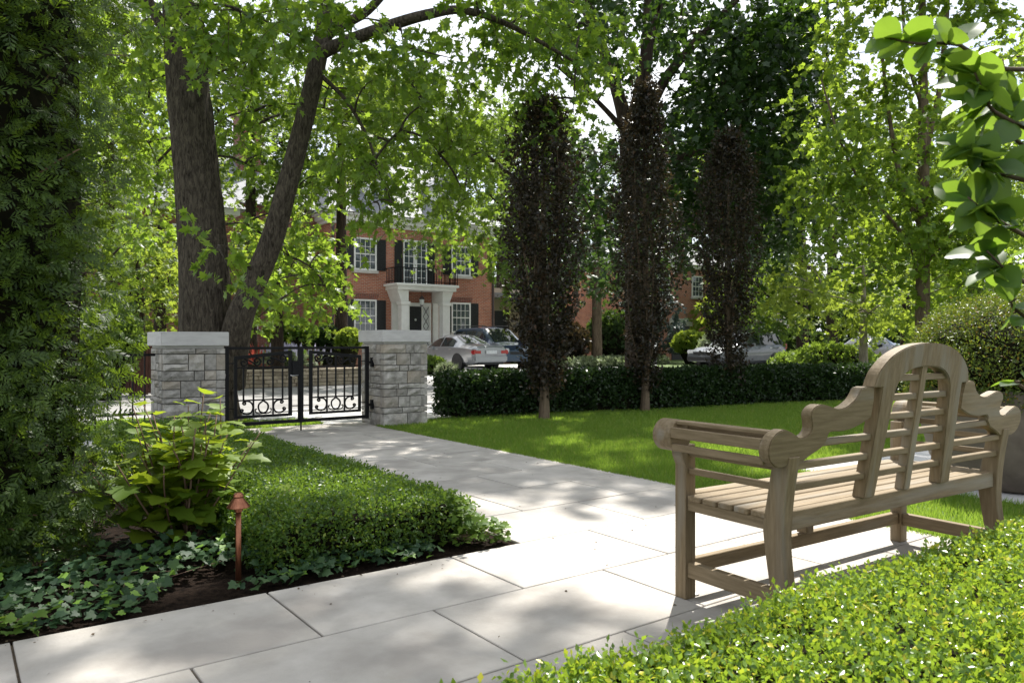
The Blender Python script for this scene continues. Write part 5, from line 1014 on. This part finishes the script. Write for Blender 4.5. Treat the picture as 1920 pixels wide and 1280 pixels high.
        if rails: MB().tube([(side_win[0][0] - L / 2, sg * .55, roofz + .02), (side_win[0][0] - L / 2 + .1, sg * .57, roofz + .07), (side_win[-1][1] - L / 2 - .5, sg * .57, roofz + .07), (side_win[-1][1] - L / 2 - .35, sg * .55, roofz)], .018, 6).build('roof_rail', M['plastic'], th)
        for x in [sw[0] + .12 for sw in side_win[:2]]: MB().box(x - L / 2, x - L / 2 + .16, sg * (st(x)[4] + .004) - .012, sg * (st(x)[4] + .004) + .012, st(x)[1] - .09, st(x)[1] - .06).build('door_handle', M['rim'], th)
    MB().box(-L / 2 - .035, -L / 2 + .12, -wl * .96, wl * .96, zb + .03, zb + .30).build('rear_bumper', M[clad or paint], th, bevel=.05, seg=2)
    MB().box(L / 2 - .14, L / 2 + .035, -wl * .90, wl * .90, zb + .03, zb + .26).build('front_bumper', M[clad or paint], th, bevel=.05, seg=2)
    MB().box(-L / 2 - .042, -L / 2 - .036, -.26, .26, zb + .36, zb + .49).build('number_plate', M['plate'], th)
    MB().box(-L / 2 - .02, -L / 2 + .3, -wl * .7, wl * .7, zb - .06, zb + .03).build('underside', M['plastic'], th)
    MB().box(L / 2 - .03, L / 2 + .012, -.42, .42, zb + .30, zb + .42).build('grille', M['plastic'], th)
    return th
ang = lambda x, y: math.atan2(y, x)
sed = [(0, .42, .78, .90, .70, .74, .60), (.12, .30, .86, .98, .82, .86, .68), (.5, .24, .90, 1.02, .86, .90, .66), (.95, .24, .92, 1.06, .88, .91, .64), (1.75, .24, .94, 1.40, .89, .91, .56), (2.3, .24, .93, 1.44, .89, .91, .58), (2.75, .24, .92, 1.38, .89, .91, .56), (3.55, .24, .88, .98, .88, .90, .66), (4.3, .25, .80, .90, .86, .88, .66), (4.75, .28, .68, .78, .80, .82, .60), (4.9, .36, .58, .66, .66, .68, .5)]
c = gnd(868, 690.5); c.z = -.018
car('parked_sedan', 'silver sedan with red tail lights parked on the forecourt', Vector((-2.35, 32.3, -.018)), ang(-.62, .78), 4.9, 1.82, sed, 1.44, (1.05, 3.95), .325, 'silver', [(1.35, 2.25), (2.33, 3.25)], (2.80, 3.55), (.98, 1.72), tail=(.66, .84, 0), head=(.56, .70, 0))
van = [(0, .45, .95, 1.30, .80, .84, .62), (.08, .32, 1.02, 1.62, .88, .92, .66), (.45, .26, 1.04, 1.76, .92, .95, .68), (2.3, .26, 1.04, 1.79, .93, .96, .70), (3.0, .26, 1.03, 1.72, .93, .96, .68), (3.95, .26, 1.00, 1.12, .92, .95, .72), (4.6, .28, .88, .98, .88, .90, .70), (4.95, .34, .66, .76, .74, .76, .55)]
car('parked_minivan', 'dark blue minivan parked facing out on the forecourt', Vector((-.95, 34.6, -.018)), ang(.50, -.866), 4.95, 1.94, van, 1.79, (1.0, 4.0), .345, 'blue', [(.45, 1.55), (1.62, 2.55), (2.63, 3.45)], (3.02, 3.92), (.03, .30), rails=True, tail=(.9, 1.2, 0), head=(.70, .88, 0), clad='blue')
suv = [(0, .48, .90, 1.10, .72, .76, .58), (.10, .34, .98, 1.30, .82, .85, .60), (.45, .30, 1.0, 1.54, .85, .87, .60), (1.8, .30, .99, 1.58, .86, .87, .62), (2.5, .30, .98, 1.52, .86, .87, .60), (3.15, .30, .95, 1.04, .86, .87, .66), (4.0, .32, .84, .93, .83, .84, .62), (4.4, .38, .66, .75, .70, .72, .5)]
car('parked_wagon', 'silver grey estate car parked at the far kerb behind the hedge', Vector((9.35, 31.9, -.028)), ang(-CA, -SA), 4.45, 1.74, suv, 1.58, (.85, 3.4), .33, 'grey', [(.35, .85), (.95, 1.75), (1.83, 2.7)], (2.53, 3.12), (.12, .42), rails=True, tail=(.85, 1.1, 0), head=(.68, .84, 0), clad='plastic')
car('parked_wagon', 'white roofed estate car behind the silver grey one', Vector((12.3, 39.0, .03)), ang(-CA, -SA), 4.45, 1.74, suv, 1.58, (.85, 3.4), .33, 'silver', [(.35, .85), (.95, 1.75), (1.83, 2.7)], (2.53, 3.12), (.12, .42), rails=True, tail=(.85, 1.1, 0), head=(.68, .84, 0))
car('parked_hatchback', 'dark car with red tail light behind the pale tree trunk', Vector((19.4, 42.0, .03)), ang(-CA, -SA), 4.9, 1.82, sed, 1.44, (1.05, 3.95), .325, 'darkpaint', [(1.35, 2.25), (2.33, 3.25)], (2.80, 3.55), (.98, 1.72), tail=(.66, .84, 0), head=(.56, .70, 0))

# ------------------------------------------------------------------ overhead wires, marker post
def wire(label, a, b, sag, r=.014):
    a, b = Vector(a), Vector(b); pts = [a.lerp(b, t) - Vector((0, 0, sag * 4 * t * (1 - t))) for t in [i / 24 for i in range(25)]]; o = MB().tube([p - a for p in pts], r, 5).build('overhead_wire', M['plastic'], None); o.location = a; tag(o, label, 'wire', 'overhead wires')
def pole(u, v, lab):
    t = thing('utility_pole', lab, 'pole', W(u, v), GA); MB().tube([(0, 0, -.1), (0, 0, 10.5)], [.15, .11], 10).build('post', M['bark_dark'], t, smooth=True); MB().box(-.06, .06, -1.0, 1.0, 9.3, 9.42).build('crossarm', M['bark_dark'], t)
    for y in (-.9, -.3, .9): MB().lathe([(.04, 9.42), (.06, 9.5), (.03, 9.58)], 8, (0, y, 0)).build('insulator', M['plate'], t)
pole(-24, 17.9, 'wooden utility pole at the left end of the street'); pole(46, 17.9, 'wooden utility pole at the right end of the street')
for dv, z, lab in ((-.9, 9.55, 'overhead wire nearest the garden along the street'), (-.3, 9.56, 'overhead wire second from the garden along the street'), (.9, 9.57, 'overhead wire nearest the houses along the street')): wire(lab, W(-24, 17.9 + dv, z), W(46, 17.9 + dv, z), 1.6)
th = thing('marker_post', 'thin white post standing beside the middle beech', 'post', gnd(1229, 694)); MB().tube([(0, 0, 0), (0, 0, 1.05)], .045, 8).build('post', M['white'], th); MB().lathe([(.05, 1.05), (.052, 1.08), (.02, 1.1)], 8).build('cap', M['plate'], th)
